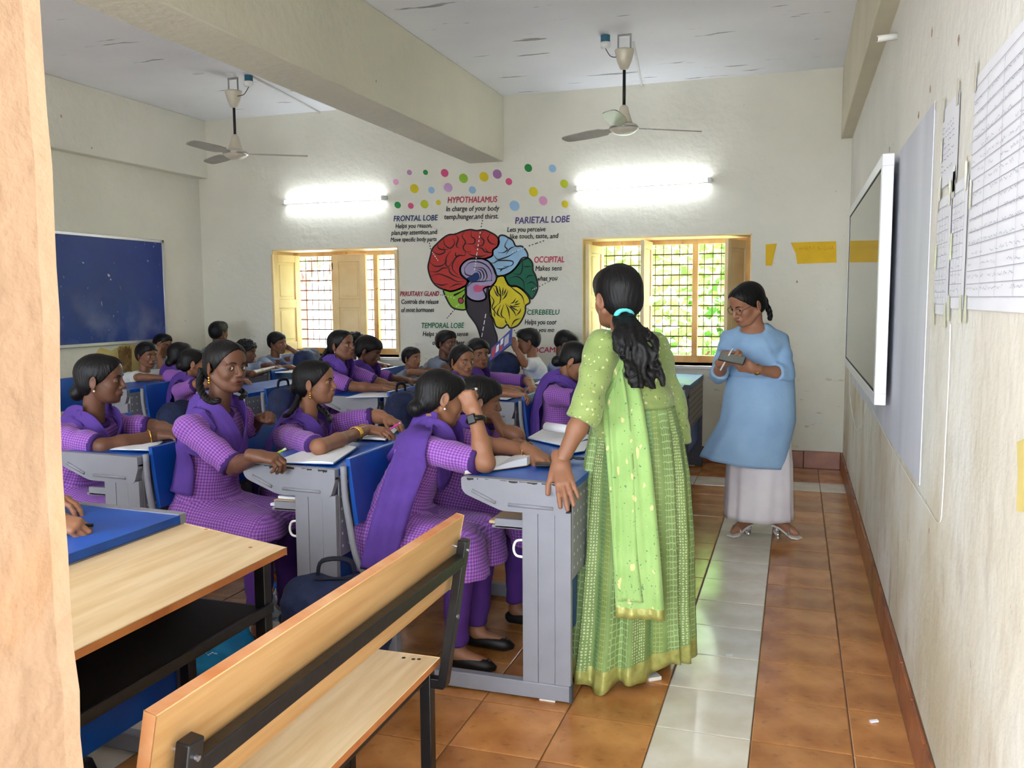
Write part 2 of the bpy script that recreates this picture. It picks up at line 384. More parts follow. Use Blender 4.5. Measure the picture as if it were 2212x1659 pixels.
# ---------------------------------------------------------------- windows
def leaf_v(b, o, u, n, a0, a1, z0, z1, t0, t1):
    """a box in the frame of a shutter: along u from a0 to a1, across n from t0 to t1"""
    o = np.array(o); P = []
    for z in (z0, z1):
        for a, t in ((a0, t0), (a1, t0), (a1, t1), (a0, t1)): P.append(o+u*a+n*t+np.array([0, 0, z]))
    b.add(P, [(0, 3, 2, 1), (4, 5, 6, 7), (0, 1, 5, 4), (1, 2, 6, 5), (2, 3, 7, 6), (3, 0, 4, 7)])
def shutter(win, hinge, ang, wdt, z0, z1, t=.034):
    """panelled wooden shutter: two stiles, three rails, two raised panels"""
    u = np.array([math.cos(ang), math.sin(ang), 0]); n = np.array([-u[1], u[0], 0]); st = min(.07, wdt*.22); o = np.array([hinge[0], hinge[1], 0])
    b = MB(); zm = z0+(z1-z0)*.49
    for a0, a1 in ((0, st), (wdt-st, wdt)): leaf_v(b, o, u, n, a0, a1, z0, z1, 0, t)
    for c0, c1 in ((z0, z0+.085), (zm-.045, zm+.045), (z1-.075, z1)): leaf_v(b, o, u, n, st, wdt-st, c0, c1, .001, t-.001)
    s = b.build('shutter', M['shutter'], win, bev=.003)
    for c0, c1 in ((z0+.085, zm-.045), (zm+.045, z1-.075)):
        p = MB(); leaf_v(p, o, u, n, st, wdt-st, c0, c1, .012, t-.012); leaf_v(p, o, u, n, st+.03, wdt-st-.03, c0+.03, c1-.03, .007, t-.007)
        p.build('panel', M['shutter'], s, bev=.004)
    h = MB()
    for z in (z0+.12, z1-.12): h.cyl(o+np.array([0, 0, z-.035]), o+np.array([0, 0, z+.035]), .007, n=8)
    h.build('hinge', M['iron'], s)
def window(name, W, mull, dz, dx):
    x0, x1, z0, z1 = W; fy0, fy1 = YB+.38, YB+.45; fw = .055
    b = MB(); b.box(x0, x0+fw, fy0, fy1, z0, z1); b.box(x1-fw, x1, fy0, fy1, z0, z1); b.box(x0+fw, x1-fw, fy0, fy1, z0, z0+fw+.01); b.box(x0+fw, x1-fw, fy0, fy1, z1-fw, z1)
    win = b.build(name, M['frame_wood'], None, bev=.004, origin=((x0+x1)/2, fy0, z0)); win['kind'] = 'structure'
    for mx in mull: MB().box(mx-.026, mx+.026, fy0-.004, fy1-.004, z0+fw, z1-fw).build('mullion', M['frame_wood'], win, bev=.004)
    l = MB(); l.box(x0-.002, x0+.008, YB-.002, fy0, z0, z1); l.box(x1-.008, x1+.002, YB-.002, fy0, z0, z1); l.box(x0, x1, YB-.002, fy0, z1-.012, z1+.003)
    l.build('reveal_lining', M['shutter'], win)
    MB().box(x0-.01, x1+.02, YB-.035, fy0, z0-.03, z0).build('window_sill', M['sill'], win, bev=.005)
    z = z0+fw+dz*.95
    while z < z1-fw-.02:
        MB().box(x0+fw-.01, x1-fw+.01, fy1-.024, fy1-.020, z-.0065, z+.0065).build('grille_bar', M['iron'], win); z += dz
    ed = [x0+fw]+[m for m in mull]+[x1-fw]
    for a, c in zip(ed[:-1], ed[1:]):
        n = max(2, round((c-a)/dx))
        for k in range(1, n):
            x = a+(c-a)*k/n; MB().cyl((x, fy1-.022, z0+fw), (x, fy1-.022, z1-fw), .0044, n=6).build('grille_bar', M['iron'], win)
    return win
def wx(px, py=640, y=YB+.38): return aty(px, py, y)[0]
w1 = window('window_1', W1, [wx(722), wx(812)], .105, .072)
shutter(w1, (wx(646), YB+.37), math.radians(-104), .38, W1[2]+.05, W1[3]-.045)
shutter(w1, (wx(724), YB+.335), 0, wx(795)-wx(724), W1[2]+.05, W1[3]-.045)
shutter(w1, (W1[1]-.025, YB+.375), math.radians(-90), .41, W1[2]+.05, W1[3]-.03)
w2 = window('window_2', W2, [wx(1396), wx(1501)], .096, .074)
shutter(w2, (wx(1298), YB+.37), math.radians(-98), .40, W2[2]+.05, W2[3]-.06)
shutter(w2, (wx(1402), YB+.37), math.radians(-92), .40, W2[2]+.05, W2[3]-.03)
shutter(w2, (wx(1609), YB+.37), math.radians(-113), .40, W2[2]+.05, W2[3]-.04)
# ---------------------------------------------------------------- outside
gr = MB().box(-30, 20, YB+BW, 40, -.5, -.35); struct('ground_outside', gr, M['ground'], origin=(0, 0, 0))
struct('ground_front', MB().box(-20, 20, -25, -1.2, -.3, -.125), M['ground'], origin=(0, 0, 0))
tag(MB().box(-13, -6.2, 12.6, 12.9, -.4, 1.78).build('compound_wall', M['out_wall']), 'white sunlit compound wall outside behind the left window', 'wall')
def leaves(name, c, r, n, size, m, parent, squash=.8):
    R = np.random.default_rng(len(name)+n); d = R.normal(size=(n, 3)); d /= np.linalg.norm(d, axis=1)[:, None]
    p = np.array(c)+d*np.array(r)*(R.uniform(.35, 1, n)**.6)[:, None]
    a = R.normal(size=(n, 3)); a[:, 2] = a[:, 2]*.4-.4; a /= np.linalg.norm(a, axis=1)[:, None]
    q = R.normal(size=(n, 3)); s = np.cross(a, q); s /= np.linalg.norm(s, axis=1)[:, None]; nn = np.cross(s, a)
    L = (size*R.uniform(.6, 1.3, n))[:, None]
    V = np.stack([p-a*L*.5, p+s*L*.25+nn*L*.06, p+a*L*.55, p-s*L*.25+nn*L*.06], 1).reshape(-1, 3)
    F = np.arange(4*n).reshape(n, 4); return obj(name, V, np.concatenate([F[:, [0, 1, 2]], F[:, [0, 2, 3]]]), m, parent)
def bush(label, x, y, z, r, n, size, m, cat='bush', trunk=True):
    t = thing('leafy_bush', label, cat, (x, y, -.35), 'greenery outside the windows')
    tag(leaves('foliage', (x, y, z), r, n, size, m, t), kind='stuff')
    R = np.random.default_rng(n)
    b = MB()
    for k in range(5):
        e = np.array([x+R.normal()*r[0]*.4, y+R.normal()*r[1]*.3, z+r[2]*R.uniform(-.2, .5)])
        b.tube(smooth_path([(x+R.normal()*.1, y, -.35), (x+(e[0]-x)*.3, y, z*.4), e], 4), [.04*(1-.8*i/8) for i in range(9)], 6)
    b.build('stems', M['bark'], t)
bush('tall leafy green bush pressing close outside the right window', -1.5, 10.6, 1.15, (1.5, .8, 1.5), 2600, .20, M['leaf_a'])
bush('broad leaved bush filling the right end of the right window', .2, 10.9, 1.3, (1.4, .9, 1.6), 2300, .22, M['leaf_b'])
bush('green bush behind the left bay of the right window', -3.2, 11.2, 1.2, (1.2, .8, 1.7), 1800, .20, M['leaf_b'])
bush('pale sunlit tree crown high behind the right window', -.8, 13.4, 3.4, (3.2, 1.2, 1.9), 2600, .26, M['leaf_a'], 'tree')
bush('thin tree crown over the white wall outside the left window', -8.3, 13.6, 2.95, (2.4, .8, 1.0), 1500, .16, M['leaf_a'], 'tree')
t = thing('forked_tree', 'reddish forked tree trunk seen through top of left window', 'tree', (-7.4, 11.9, -.35))
b = MB(); b.tube([(-7.4, 11.9, -.35), (-7.38, 11.9, 1.3), (-7.35, 11.9, 1.75)], [.09, .08, .07], 8)
b.tube([(-7.35, 11.9, 1.7), (-7.55, 11.9, 2.2), (-7.8, 11.9, 2.9)], [.06, .05, .03], 8); b.tube([(-7.35, 11.9, 1.7), (-7.1, 11.9, 2.2), (-7.0, 11.9, 2.9)], [.06, .045, .03], 8)
b.build('trunk', M['bark'], t, smooth=True); tag(leaves('foliage', (-7.4, 11.95, 3.2), (1.2, .5, .6), 500, .15, M['leaf_b'], t), kind='stuff')
# ---------------------------------------------------------------- student desks: grey steel sides, blue boards, bench behind
def rounded(poly, rad, n=4):
    out = []; k = len(poly)
    for i in range(k):
        p0, p, p1 = (np.array(poly[j], float) for j in (i-1, i, (i+1) % k)); r = rad[i] if hasattr(rad, '__len__') else rad
        a = p+(p0-p)/np.linalg.norm(p0-p)*r; b = p+(p1-p)/np.linalg.norm(p1-p)*r
        for t in np.linspace(0, 1, n+1): out.append(tuple((1-t)**2*a+2*t*(1-t)*p+t*t*b))
    return out
LEN = 1.03
perf = mat('perforated', (136, 136, 144), .5)
def dots(m, rgb, sp, rad, axes=(1, 2)):
    n = m.node_tree.nodes; l = m.node_tree.links; b = n['Principled BSDF']
    tc = n.new('ShaderNodeTexCoord'); sx = n.new('ShaderNodeSeparateXYZ'); l.new(tc.outputs['Object'], sx.inputs[0]); acc = None
    for a in axes:
        d = n.new('ShaderNodeMath'); d.operation = 'PINGPONG'; d.inputs[1].default_value = sp/2; l.new(sx.outputs[a], d.inputs[0])
        s = n.new('ShaderNodeMath'); s.operation = 'POWER'; s.inputs[1].default_value = 2; l.new(d.outputs[0], s.inputs[0])
        if acc is None: acc = s.outputs[0]
        else:
            q = n.new('ShaderNodeMath'); q.operation = 'ADD'; l.new(acc, q.inputs[0]); l.new(s.outputs[0], q.inputs[1]); acc = q.outputs[0]
    c = n.new('ShaderNodeMath'); c.operation = 'LESS_THAN'; c.inputs[1].default_value = rad*rad; l.new(acc, c.inputs[0])
    mx = n.new('ShaderNodeMix'); mx.data_type = 'RGBA'; mx.inputs[6].default_value = b.inputs['Base Color'].default_value; mx.inputs[7].default_value = lin(rgb)
    l.new(c.outputs[0], mx.inputs[0]); l.new(mx.outputs[2], b.inputs['Base Color'])
dots(perf, (226, 226, 230), .05, .006)
def student_desk(label, x, y, grey='desk_grey', top=.0, bare=False):
    t = thing('student_desk', label, 'desk', (x, y, 0), 'blue and grey student desks')
    G = M[grey]
    for k, (s0, s1) in enumerate(((0, .03), (LEN-.03, LEN))):
        yo = y+s0; yi = y+s1; out = -1 if k == 0 else 1; ye = yo if k == 0 else yi
        prof = rounded([(x-.418, .8215), (x-.418, .762), (x-.262, .703), (x-.022, .70), (x-.0, .765), (x-.0, .8155)], [.012, .03, .02, .02, .01, .004])
        p = MB().prism(prof, yo-.001, yi).build('side_panel', G, t, bev=.003)
        for (a, b) in (((x-.375, .772), (x-.285, .732)), ((x-.235, .728), (x-.065, .724))):
            MB().tube([(a[0], ye+out*.002, a[1]), (b[0], ye+out*.002, b[1])], .0065, 8, flat=1).build('pressed_rib', G, p, smooth=True)
        c = MB()
        for a, b, d in ((-.183, -.1245, 0), (-.1235, -.0605, .002), (-.0595, -.001, 0)): c.box(x+a, x+b, yo+.002+d, yi-.002-d, .062, .71)
        c.build('column', G, t, bev=.0015)
        MB().box(x-.89, x, yo-.004, yi+.004, .008, .068).build('base_rail', G, t, bev=.004)
        MB().box(x-.005, x+.004, yo-.005, yi+.005, .006, .07).build('rail_cap', M['groove'], t)
        MB().box(x-.12, x-.06, yo+.002, yi-.002, 0, .01).build('foot_pad', M['pad'], t)
        if k == 0:
            MB().box(x-.30, x-.18, yi, yi+.02, .628, .665).build('shelf_bracket', G, t, bev=.004)
            MB().tube(smooth_path([(x-.183, yo+.02, .595), (x-.212, yo+.02, .588), (x-.222, yo+.02, .56), (x-.212, yo+.02, .535), (x-.183, yo+.02, .53)], 4), .005, 8).build('bag_hook', M['white_paint'], t, smooth=True)
    tp = MB().prism([(x-.415, .800), (x-.415, .818), (x+.002, .812), (x+.002, .787)], y+.0305, y+LEN-.0305).build('desktop', M['desk_top'], t, bev=.004)
    MB().box(x-.02, x+.0, y, y+LEN, .76, .786).build('front_edge', M['desk_grey'] if grey == 'desk_grey' else G, t, bev=.004)
    MB().box(x-.006, x, y+.03, y+LEN-.03, .46, .77).build('modesty_panel', perf if grey == 'desk_grey' else M['slatted'], t, bev=.002)
    MB().box(x-.05, x-.035, y+.03, y+LEN-.03, .22, .56).build('lower_panel', M['desk_blue'], t, bev=.003)
    MB().box(x-.31, x-.03, y+.03, y+LEN-.03, .628, .64).build('book_shelf', G, t, bev=.003)
    MB().prism(rounded([(x-.885, .405), (x-.885, .425), (x-.58, .435), (x-.545, .42), (x-.545, .405)], .006), y+.05, y+LEN-.05).build('seat', M['desk_blue'], t, bev=.004)
    MB().prism(rounded([(x-.923, .855), (x-.905, .853), (x-.873, .592), (x-.891, .59)], .004), y+.045, y+LEN-.05).build('backrest', M['desk_blue'], t, bev=.003)
    for yy in (y+.03, y+LEN-.03):
        MB().tube(smooth_path([(x-.925, yy, .825), (x-.921, yy, .71), (x-.902, yy, .583), (x-.887, yy, .50), (x-.862, yy, .43), (x-.81, yy, .395), (x-.60, yy, .395)], 4), .0135, 8).build('backrest_tube', G, t, smooth=True)
        MB().box(x-.80, x-.70, yy-.022, yy+.022, .06, .40).build('seat_column', G, t, bev=.002)
    return t
slat = mat('slatted', (120, 116, 110), .6)
def stripes(m, rgb, sp, wdt):
    n = m.node_tree.nodes; l = m.node_tree.links; b = n['Principled BSDF']
    tc = n.new('ShaderNodeTexCoord'); sx = n.new('ShaderNodeSeparateXYZ'); l.new(tc.outputs['Object'], sx.inputs[0])
    d = n.new('ShaderNodeMath'); d.operation = 'PINGPONG'; d.inputs[1].default_value = sp/2; l.new(sx.outputs[2], d.inputs[0])
    c = n.new('ShaderNodeMath'); c.operation = 'LESS_THAN'; c.inputs[1].default_value = wdt/2; l.new(d.outputs[0], c.inputs[0])
    mx = n.new('ShaderNodeMix'); mx.data_type = 'RGBA'; mx.inputs[6].default_value = b.inputs['Base Color'].default_value; mx.inputs[7].default_value = lin(rgb)
    l.new(c.outputs[0], mx.inputs[0]); l.new(mx.outputs[2], b.inputs['Base Color'])
stripes(slat, (60, 58, 58), .048, .008)
YA, YBK, YC, YD = 1.16, 2.92, 5.20, 6.62
D1 = student_desk('front blue desk beside the standing person in green, nearest the aisle', -.745, YBK)
D1near = copy_tree(D1, (-1.692, YBK, 0), 'second blue desk of the near row, open white notebook on it')
copy_tree(D1, (-2.635, YBK, 0), 'third blue desk of the near row, by the cream door jamb')
copy_tree(D1, (-1.80, YA, 0), 'blue desk just behind the pale wooden desk in the foreground')
for xx, lb in ((-.745, 'blue desk of the second row hidden behind the person in green'), (-1.70, 'blue desk of the second row before the two looking at the camera'),
               (-2.67, 'blue desk of the second row under the braided student gazing up'), (-3.72, 'blue desk of the second row right of the two seen from behind'),
               (-4.76, 'blue desk of the second row before the one in white shirt by the broom')):
    copy_tree(D1, (xx, YC, 0), lb)
student_desk('dark grey desk with slotted front by the right window', -.76, YD, 'desk_dark')
for xx, lb in ((-1.70, 'back row blue desk next to the one raising a book'), (-2.64, 'back row blue desk under the brain painting'),
               (-3.575, 'back row blue desk under the left window, beside the small grey-shirted one'), (-4.51, 'back row blue desk before the one propping head on hand')):
    copy_tree(D1, (xx, YD, 0), lb)
# worn paint along the upper edge of the two nearest desks (flat chips of bare metal)
def chips(parent, x, y, seed, n, span, hgt):
    R = np.random.default_rng(seed); b = MB()
    for k in range(n):
        a = x-.41+span[0]+(span[1]-span[0])*(k+R.uniform(.1, .6))/n; w_ = R.uniform(.004, .06)*R.uniform(.4, 1); h = R.uniform(.15, 1)**1.5*hgt; z = .8205-.006*(a-x+.41)/.41-.0015
        P = [(a, z), (a+w_, z-.0005)]+[(a+w_*(1-q), z-h*R.uniform(.5, 1)) for q in (.05, .35, .65, .95)]
        v = [(p[0], y-.0022, p[1]) for p in P]; b.add(v, [tuple(range(len(v)))])
    tag(b.build('bare_chip', M['chip'], parent), kind='stuff')
chips(D1, -.745, YBK, 1, 9, (.0, .36), .012)
chips(D1near, -1.692, YBK, 2, 11, (.0, .39), .022)
# ---------------------------------------------------------------- pale wooden desk and bench in the foreground
wd = thing('wooden_desk', 'pale wooden desk with black steel frame in the left foreground', 'desk', (-1.6, 1.5, 0))
wy0, wy1 = .98, 2.175
slope = lambda xx: .738+(-1.43-xx)*.125
MB().prism([(-1.43, .716), (-1.43, .738), (-1.795, slope(-1.795)), (-1.795, slope(-1.795)-.022)], wy0, wy1).build('desktop', M['wood_light'], wd, bev=.0015)
MB().box(-1.431, -1.4285, wy0, wy1, .7175, .7365).build('edge_band', M['wood_edge2'], wd)
fr = M['metal_black']
for yy in (wy0+.10, wy1-.06):
    for xx in (-1.475, -1.755): MB().box(xx-.018, xx+.018, yy-.018, yy+.018, 0, slope(xx)-.023).build('leg', fr, wd, bev=.003)
    MB().box(-1.755, -1.475, yy-.014, yy+.014, .06, .09).build('stretcher', fr, wd, bev=.003)
    MB().box(-1.755, -1.475, yy-.014, yy+.014, .54, .57).build('stretcher', fr, wd, bev=.003)
MB().box(-1.457, -1.445, wy0+.06, wy1-.05, .555, .585).build('shelf_lip', fr, wd, bev=.003)
MB().box(-1.77, -1.45, wy0+.1, wy1-.06, .565, .572).build('under_shelf', M['tray_black'], wd)
MB().box(-1.775, -1.765, wy0+.1, wy1-.06, .40, .745).build('back_sheet', M['tray_black'], wd)
MB().box(-1.49, -1.46, wy0+.1, wy1-.06, .06, .09).build('stretcher', fr, wd, bev=.003)
for px, py in ((445, 1152), (540, 1174)):
    p = atz(px, py, .76); p[2] = slope(p[0])
    MB().cyl((p[0], p[1], p[2]-.002), (p[0], p[1], p[2]+.0006), .006, n=12).build('screw_hole', M['wood_edge2'], wd)
wb = thing('wooden_bench', 'wooden bench with tall plank backrest on black steel frame in the foreground', 'bench', (-1.05, 1.55, 0))
by0, by1 = .975, 2.195
MB().prism([(-.948, .430), (-.948, .450), (-1.26, .450), (-1.26, .430)], by0+.02, by1).build('seat', M['wood_light'], wb, bev=.0015)
MB().box(-.9485, -.9465, by0+.02, by1, .4315, .4485).build('edge_band', M['wood_edge2'], wb)
tl = (-.868, .872); bl = (-.912, .655)         # the plank leans back
n_ = np.array([tl[1]-bl[1], 0, -(tl[0]-bl[0])]); n_ /= np.linalg.norm(n_)
off = (-n_[0]*.022, -n_[2]*.022)
pl = MB().prism([tl, bl, (bl[0]+off[0], bl[1]+off[1]), (tl[0]+off[0], tl[1]+off[1])], by0, by1).build('backrest', M['wood_orange'], wb, bev=.0015)
MB().prism([tl, bl, (bl[0]+off[0], bl[1]+off[1]), (tl[0]+off[0], tl[1]+off[1])], by0-.0012, by0+.001).build('edge_band', M['wood_edge'], pl)
MB().prism([tl, (tl[0]-.0005, tl[1]+.001), (tl[0]+off[0]-.0005, tl[1]+off[1]+.001), (tl[0]+off[0], tl[1]+off[1])], by0, by1).build('edge_band', M['wood_edge'], pl)
for yy in (by0+.055, by1-.028):
    a = np.array([-.925, yy, .385]); b = np.array([-.856, yy, .812])
    MB().bar(a, b, .036, .026, up=(1, 0, 0)).build('back_post', fr, wb, bev=.003)
    MB().cyl(b+np.array([-.032, 0, -.02]), b+np.array([.014, 0, -.03]), .005, n=8).build('bolt', M['steel'], wb)
    MB().cyl(a+(b-a)*.48+np.array([.0, 0, 0]), a+(b-a)*.48+np.array([.016, 0, 0]), .007, n=8).build('bolt', M['steel'], wb)
    for xx in (-.975, -1.235): MB().box(xx-.017, xx+.017, yy-.017, yy+.017, 0, .43).build('leg', fr, wb, bev=.003)
    MB().box(-1.235, -.92, yy-.014, yy+.014, .375, .405).build('stretcher', fr, wb, bev=.003)
MB().bar((-.868, by0+.07, .755), (-.868, by1-.03, .755), .03, .032).build('back_rail', fr, wb, bev=.003)
for xx in (-.975, -1.235): MB().box(xx-.014, xx+.014, by0+.05, by1-.03, .402, .43).build('seat_rail', fr, wb, bev=.003)
MB().box(-1.25, -1.22, by0+.05, by1-.03, .10, .13).build('stretcher', fr, wb, bev=.003)
for px, py in ((872, 1421), (893, 1424), (905, 1424)):
    p = atz(px, py, .45); MB().cyl((p[0], p[1], .448), (p[0], p[1], .4505), .006, n=10).build('screw_head', M['chip'], wb)
# ---------------------------------------------------------------- tube lights, fans
def tube_light(label, xa, xb, z, tilt):
    t = thing('tube_light', label, 'light', ((xa+xb)/2, YB-.03, z), 'tube lights on the back wall')
    za, zb = z-tilt/2, z+tilt/2
    MB().bar((xa-.02, YB-.014, za), (xb+.02, YB-.014, zb), .028, .036, up=(0, 1, 0)).build('batten', M['white_paint'], t, bev=.003)
    MB().cyl((xa+.01, YB-.055, za), (xb-.01, YB-.055, zb), .0135, n=16).build('tube', M['tube_glow'], t, smooth=True)
    for x_, z_ in ((xa, za), (xb, zb)): MB().box(x_-.02, x_+.012, YB-.075, YB-.001, z_-.02, z_+.02).build('end_holder', M['white_paint'], t, bev=.003)
    MB().cyl(((xa+xb)/2-.05, YB-.03, z+.03), ((xa+xb)/2-.05, YB-.001, z+.03), .028, n=16).build('connection_box', M['white_paint'], t, bev=.003)
tube_light('glowing white tube light above the left window', -4.99, -3.87, 2.475, -.0)
tube_light('glowing white tube light above the right window', -1.93, -.74, 2.485, .02)
def fill_tube(label, xa, xb, z):  # extra tubes out of view, added to brighten the near half of the room
    t = thing('tube_light', label, 'light', ((xa+xb)/2, YF+.03, z), 'added fill tubes on the front wall')
    MB().box(xa-.02, xb+.02, YF, YF+.03, z-.015, z+.015).build('batten', M['white_paint'], t, bev=.003)
    MB().cyl((xa+.01, YF+.055, z), (xb-.01, YF+.055, z), .0135, n=16).build('tube', M['fill_tube_glow'], t, smooth=True)
    for x_ in (xa, xb): MB().box(x_-.02, x_+.012, YF, YF+.075, z-.02, z+.02).build('end_holder', M['white_paint'], t, bev=.003)
fill_tube('added fill tube light on the front wall over the left rows', -5.2, -4.0, 2.5)
fill_tube('added fill tube light on the front wall left of the doorway', -2.4, -1.2, 2.5)
def fan(label, x, y, hub, ang, fl_, box, con):
    t = thing('ceiling_fan', label, 'fan', (x, y, hub), 'ceiling fans')
    b = MB()
    for s in (-.045, .045): b.box(x+s-.006, x+s+.006, y-.004, y+.004, 3.20, ZC)
    b.box(x-.051, x+.051, y-.005, y+.005, 3.345, ZC); b.build('hanger_clamp', M['steel'], t)
    MB().lathe([(.012, 3.11), (.03, 3.12), (.052, 3.17), (.068, 3.235), (.070, 3.25), (.0, 3.25)][::1], (x, y, 0), 24).build('canopy', M['fan_cream'], t, smooth=True)
    MB().cyl((x, y, hub+.12), (x, y, 3.13), .0115, n=12).build('down_rod', M['rod_black'], t, smooth=True)
    MB().lathe([(.014, hub+.165), (.030, hub+.15), (.042, hub+.10), (.060, hub+.045), (.064, hub+.035), (.0, hub+.035)], (x, y, 0), 24).build('motor_cone', M['fan_cream'], t, smooth=True)
    MB().lathe([(.0, hub-.045), (.05, hub-.042), (.085, hub-.025), (.105, hub-.002), (.106, hub+.008), (.095, hub+.022), (.062, hub+.036), (.0, hub+.037)], (x, y, 0), 32).build('motor_housing', M['fan_cream'], t, smooth=True)
    MB().lathe([(.104, hub-.004), (.1075, hub-.001), (.1075, hub+.006), (.104, hub+.009)], (x, y, 0), 32).build('chrome_ring', M['steel'], t, smooth=True)
    for k in range(3):
        a = ang+k*2*math.pi/3; u = np.array([math.cos(a), math.sin(a), 0]); s = np.array([-u[1], u[0], 0]); o = np.array([x, y, hub+.004]); v = []; f = []
        R_ = [.10, .16, .2, .3, .42, .54, .585, .60]; W_ = [.022, .03, .055, .062, .058, .05, .04, .02]
        for i, (r, w_) in enumerate(zip(R_, W_)):
            for tt in (.0035, -.0035):
                for q in (-1, 1): v.append(o+u*r+s*q*w_+np.array([0, 0, tt+q*w_*.22-.005*(r-.1)]))
        for i in range(len(R_)-1):
            a0 = i*4; f += [(a0, a0+1, a0+5, a0+4), (a0+2, a0+6, a0+7, a0+3), (a0, a0+4, a0+6, a0+2), (a0+1, a0+3, a0+7, a0+5)]
        e = (len(R_)-1)*4; f += [(0, 2, 3, 1), (e, e+1, e+3, e+2)]
        MB().add(v, f).build('blade', M['fan_blade'], t, smooth=False)
    bx, by = box
    g = thing('fan_junction_box', 'teal and white ceiling junction box beside the '+fl_, 'junction box', (bx, by, ZC-.08))
    MB().cyl((bx, by, ZC-.05), (bx, by, ZC), .034, n=20).build('base', M['teal_box'], g, bev=.002)
    MB().lathe([(.028, ZC-.092), (.036, ZC-.08), (.037, ZC-.05), (.0, ZC-.05)], (bx, by, 0), 20).build('rose', M['white_paint'], g, smooth=True)
    MB().tube(smooth_path([(bx, by, ZC-.09), (bx+(x-bx)*.3, by, ZC-.15), (bx+(x-bx)*.7, by, ZC-.16), (x, y, 3.2)], 5), .003, 6).build('wire', M['rod_black'], g, smooth=True)
    a, b_ = con
    tag(MB().cyl((a[0], a[1], ZC-.009), (b_[0], b_[1], ZC-.009), .009, n=8).build('ceiling_conduit', M['white_paint'], smooth=True), 'thin white conduit along the ceiling from the '+fl_, 'conduit')
c1 = atz(503, 168, ZC); c2 = atz(1349, 74, ZC)
fan('ceiling fan hanging over the left rows by the blue board', c1[0], c1[1], 2.725, math.radians(30), 'left ceiling fan', (c1[0]+.17, c1[1]-.02), ((c1[0]+.20, c1[1]), (atz(706, 247, ZC)[0], YB)))
fan('ceiling fan hanging over the aisle before the right window', c2[0], c2[1], 2.70, math.radians(31), 'right ceiling fan', (c2[0]-.135, c2[1]-.02), ((c2[0]+.03, c2[1]+.2), (atz(1390, 187, ZC)[0], YB)))
# ---------------------------------------------------------------- boards, screen and papers on the walls
t = thing('blue_board', 'dusty blue chalkboard with aluminium frame on the left wall', 'chalkboard', (XL, 6.2, 1.08))
z0, z1, y0, y1 = 1.075, 2.085, 4.6, 7.19
o = MB().box(XL+.002, XL+.022, y0+.02, y1-.02, z0+.02, z1-.02).build('writing_surface', M['board_blue'], t)
for a in ((y0, y1, z0, z0+.028), (y0, y1, z1-.028, z1), (y0, y0+.028, z0, z1), (y1-.028, y1, z0, z1)): MB().box(XL+.001, XL+.03, *a).build('frame_rail', M['alu'], t, bev=.003)
t = thing('old_whiteboard', 'grey painted writing panel on the right wall behind the screen', 'board', (XR, 4.8, .83))
MB().box(XR-.004, XR-.001, 3.09, 6.9, .85, 2.09).build('surface', M['old_board'], t)
t = thing('interactive_screen', 'white framed interactive flat screen mounted on the right wall', 'screen', (XR-.07, 5.3, 1.0))
sy0, sy1, sz0, sz1, sx0, sx1 = 4.02, 6.45, 1.005, 2.075, XR-.075, XR-.028
b = MB(); fw = .05
b.box(sx0, sx1, sy0, sy1, sz0, sz0+fw); b.box(sx0, sx1, sy0, sy1, sz1-fw, sz1); b.box(sx0, sx1, sy0, sy0+fw, sz0+fw, sz1-fw); b.box(sx0, sx1, sy1-fw, sy1, sz0+fw, sz1-fw)
b.build('frame', M['panel_white'], t, bev=.002)
MB().box(sx0+.004, sx1-.002, sy0+fw, sy1-fw, sz0+fw, sz1-fw).build('display', M['screen'], t)
MB().box(sx0+.002, sx0+.006, sy0+fw, sy0+fw+.006, sz0+fw, sz1-fw).build('bezel', M['tray_black'], t); MB().box(sx0+.002, sx0+.006, sy0+fw, sy1-fw, sz0+fw, sz0+fw+.008).build('bezel', M['tray_black'], t)
MB().box(sx0+.002, sx0+.006, sy0+fw, sy1-fw, sz1-fw-.008, sz1-fw).build('bezel', M['tray_black'], t); MB().box(sx0+.002, sx0+.006, sy1-fw-.006, sy1-fw, sz0+fw, sz1-fw).build('bezel', M['tray_black'], t)
for yy in (4.7, 5.8): MB().box(sx1-.002, XR-.0042, yy-.05, yy+.05, 1.2, 1.9).build('wall_bracket', M['steel'], t)
def scribble_lines(y0, y1, z0, z1, rows, seed, x, parent, m, hgt=.35, gap=.25, name='handwriting', th=.0007):
    """rows of handwriting as thin raised ink strokes on a sheet on the right wall"""
    R = np.random.default_rng(seed); b = MB(); dz = (z1-z0)/rows
    for r in range(rows):
        zc = z1-dz*(r+.6); yy = y1
        while yy > y0+.01:
            L = R.uniform(.015, .05)
            if R.random() > gap:
                n = max(3, int(L/.006)); P = []
                for k in range(n+1):
                    ya = yy-L*k/n
                    if ya < y0: break
                    P.append((x, ya, zc+dz*hgt*R.uniform(-.5, .5)))
                if len(P) > 1:
                    for p, q in zip(P[:-1], P[1:]):
                        d = np.array([0, q[1]-p[1], q[2]-p[2]]); d /= np.linalg.norm(d)+1e-9; s_ = np.array([0, -d[2], d[1]])*th
                        b.add([np.array(p)-s_, np.array(q)-s_, np.array(q)+s_, np.array(p)+s_], [(0, 1, 2, 3)])
            yy -= L+R.uniform(.008, .02)
    return tag(b.build(name, m, parent), kind='stuff')
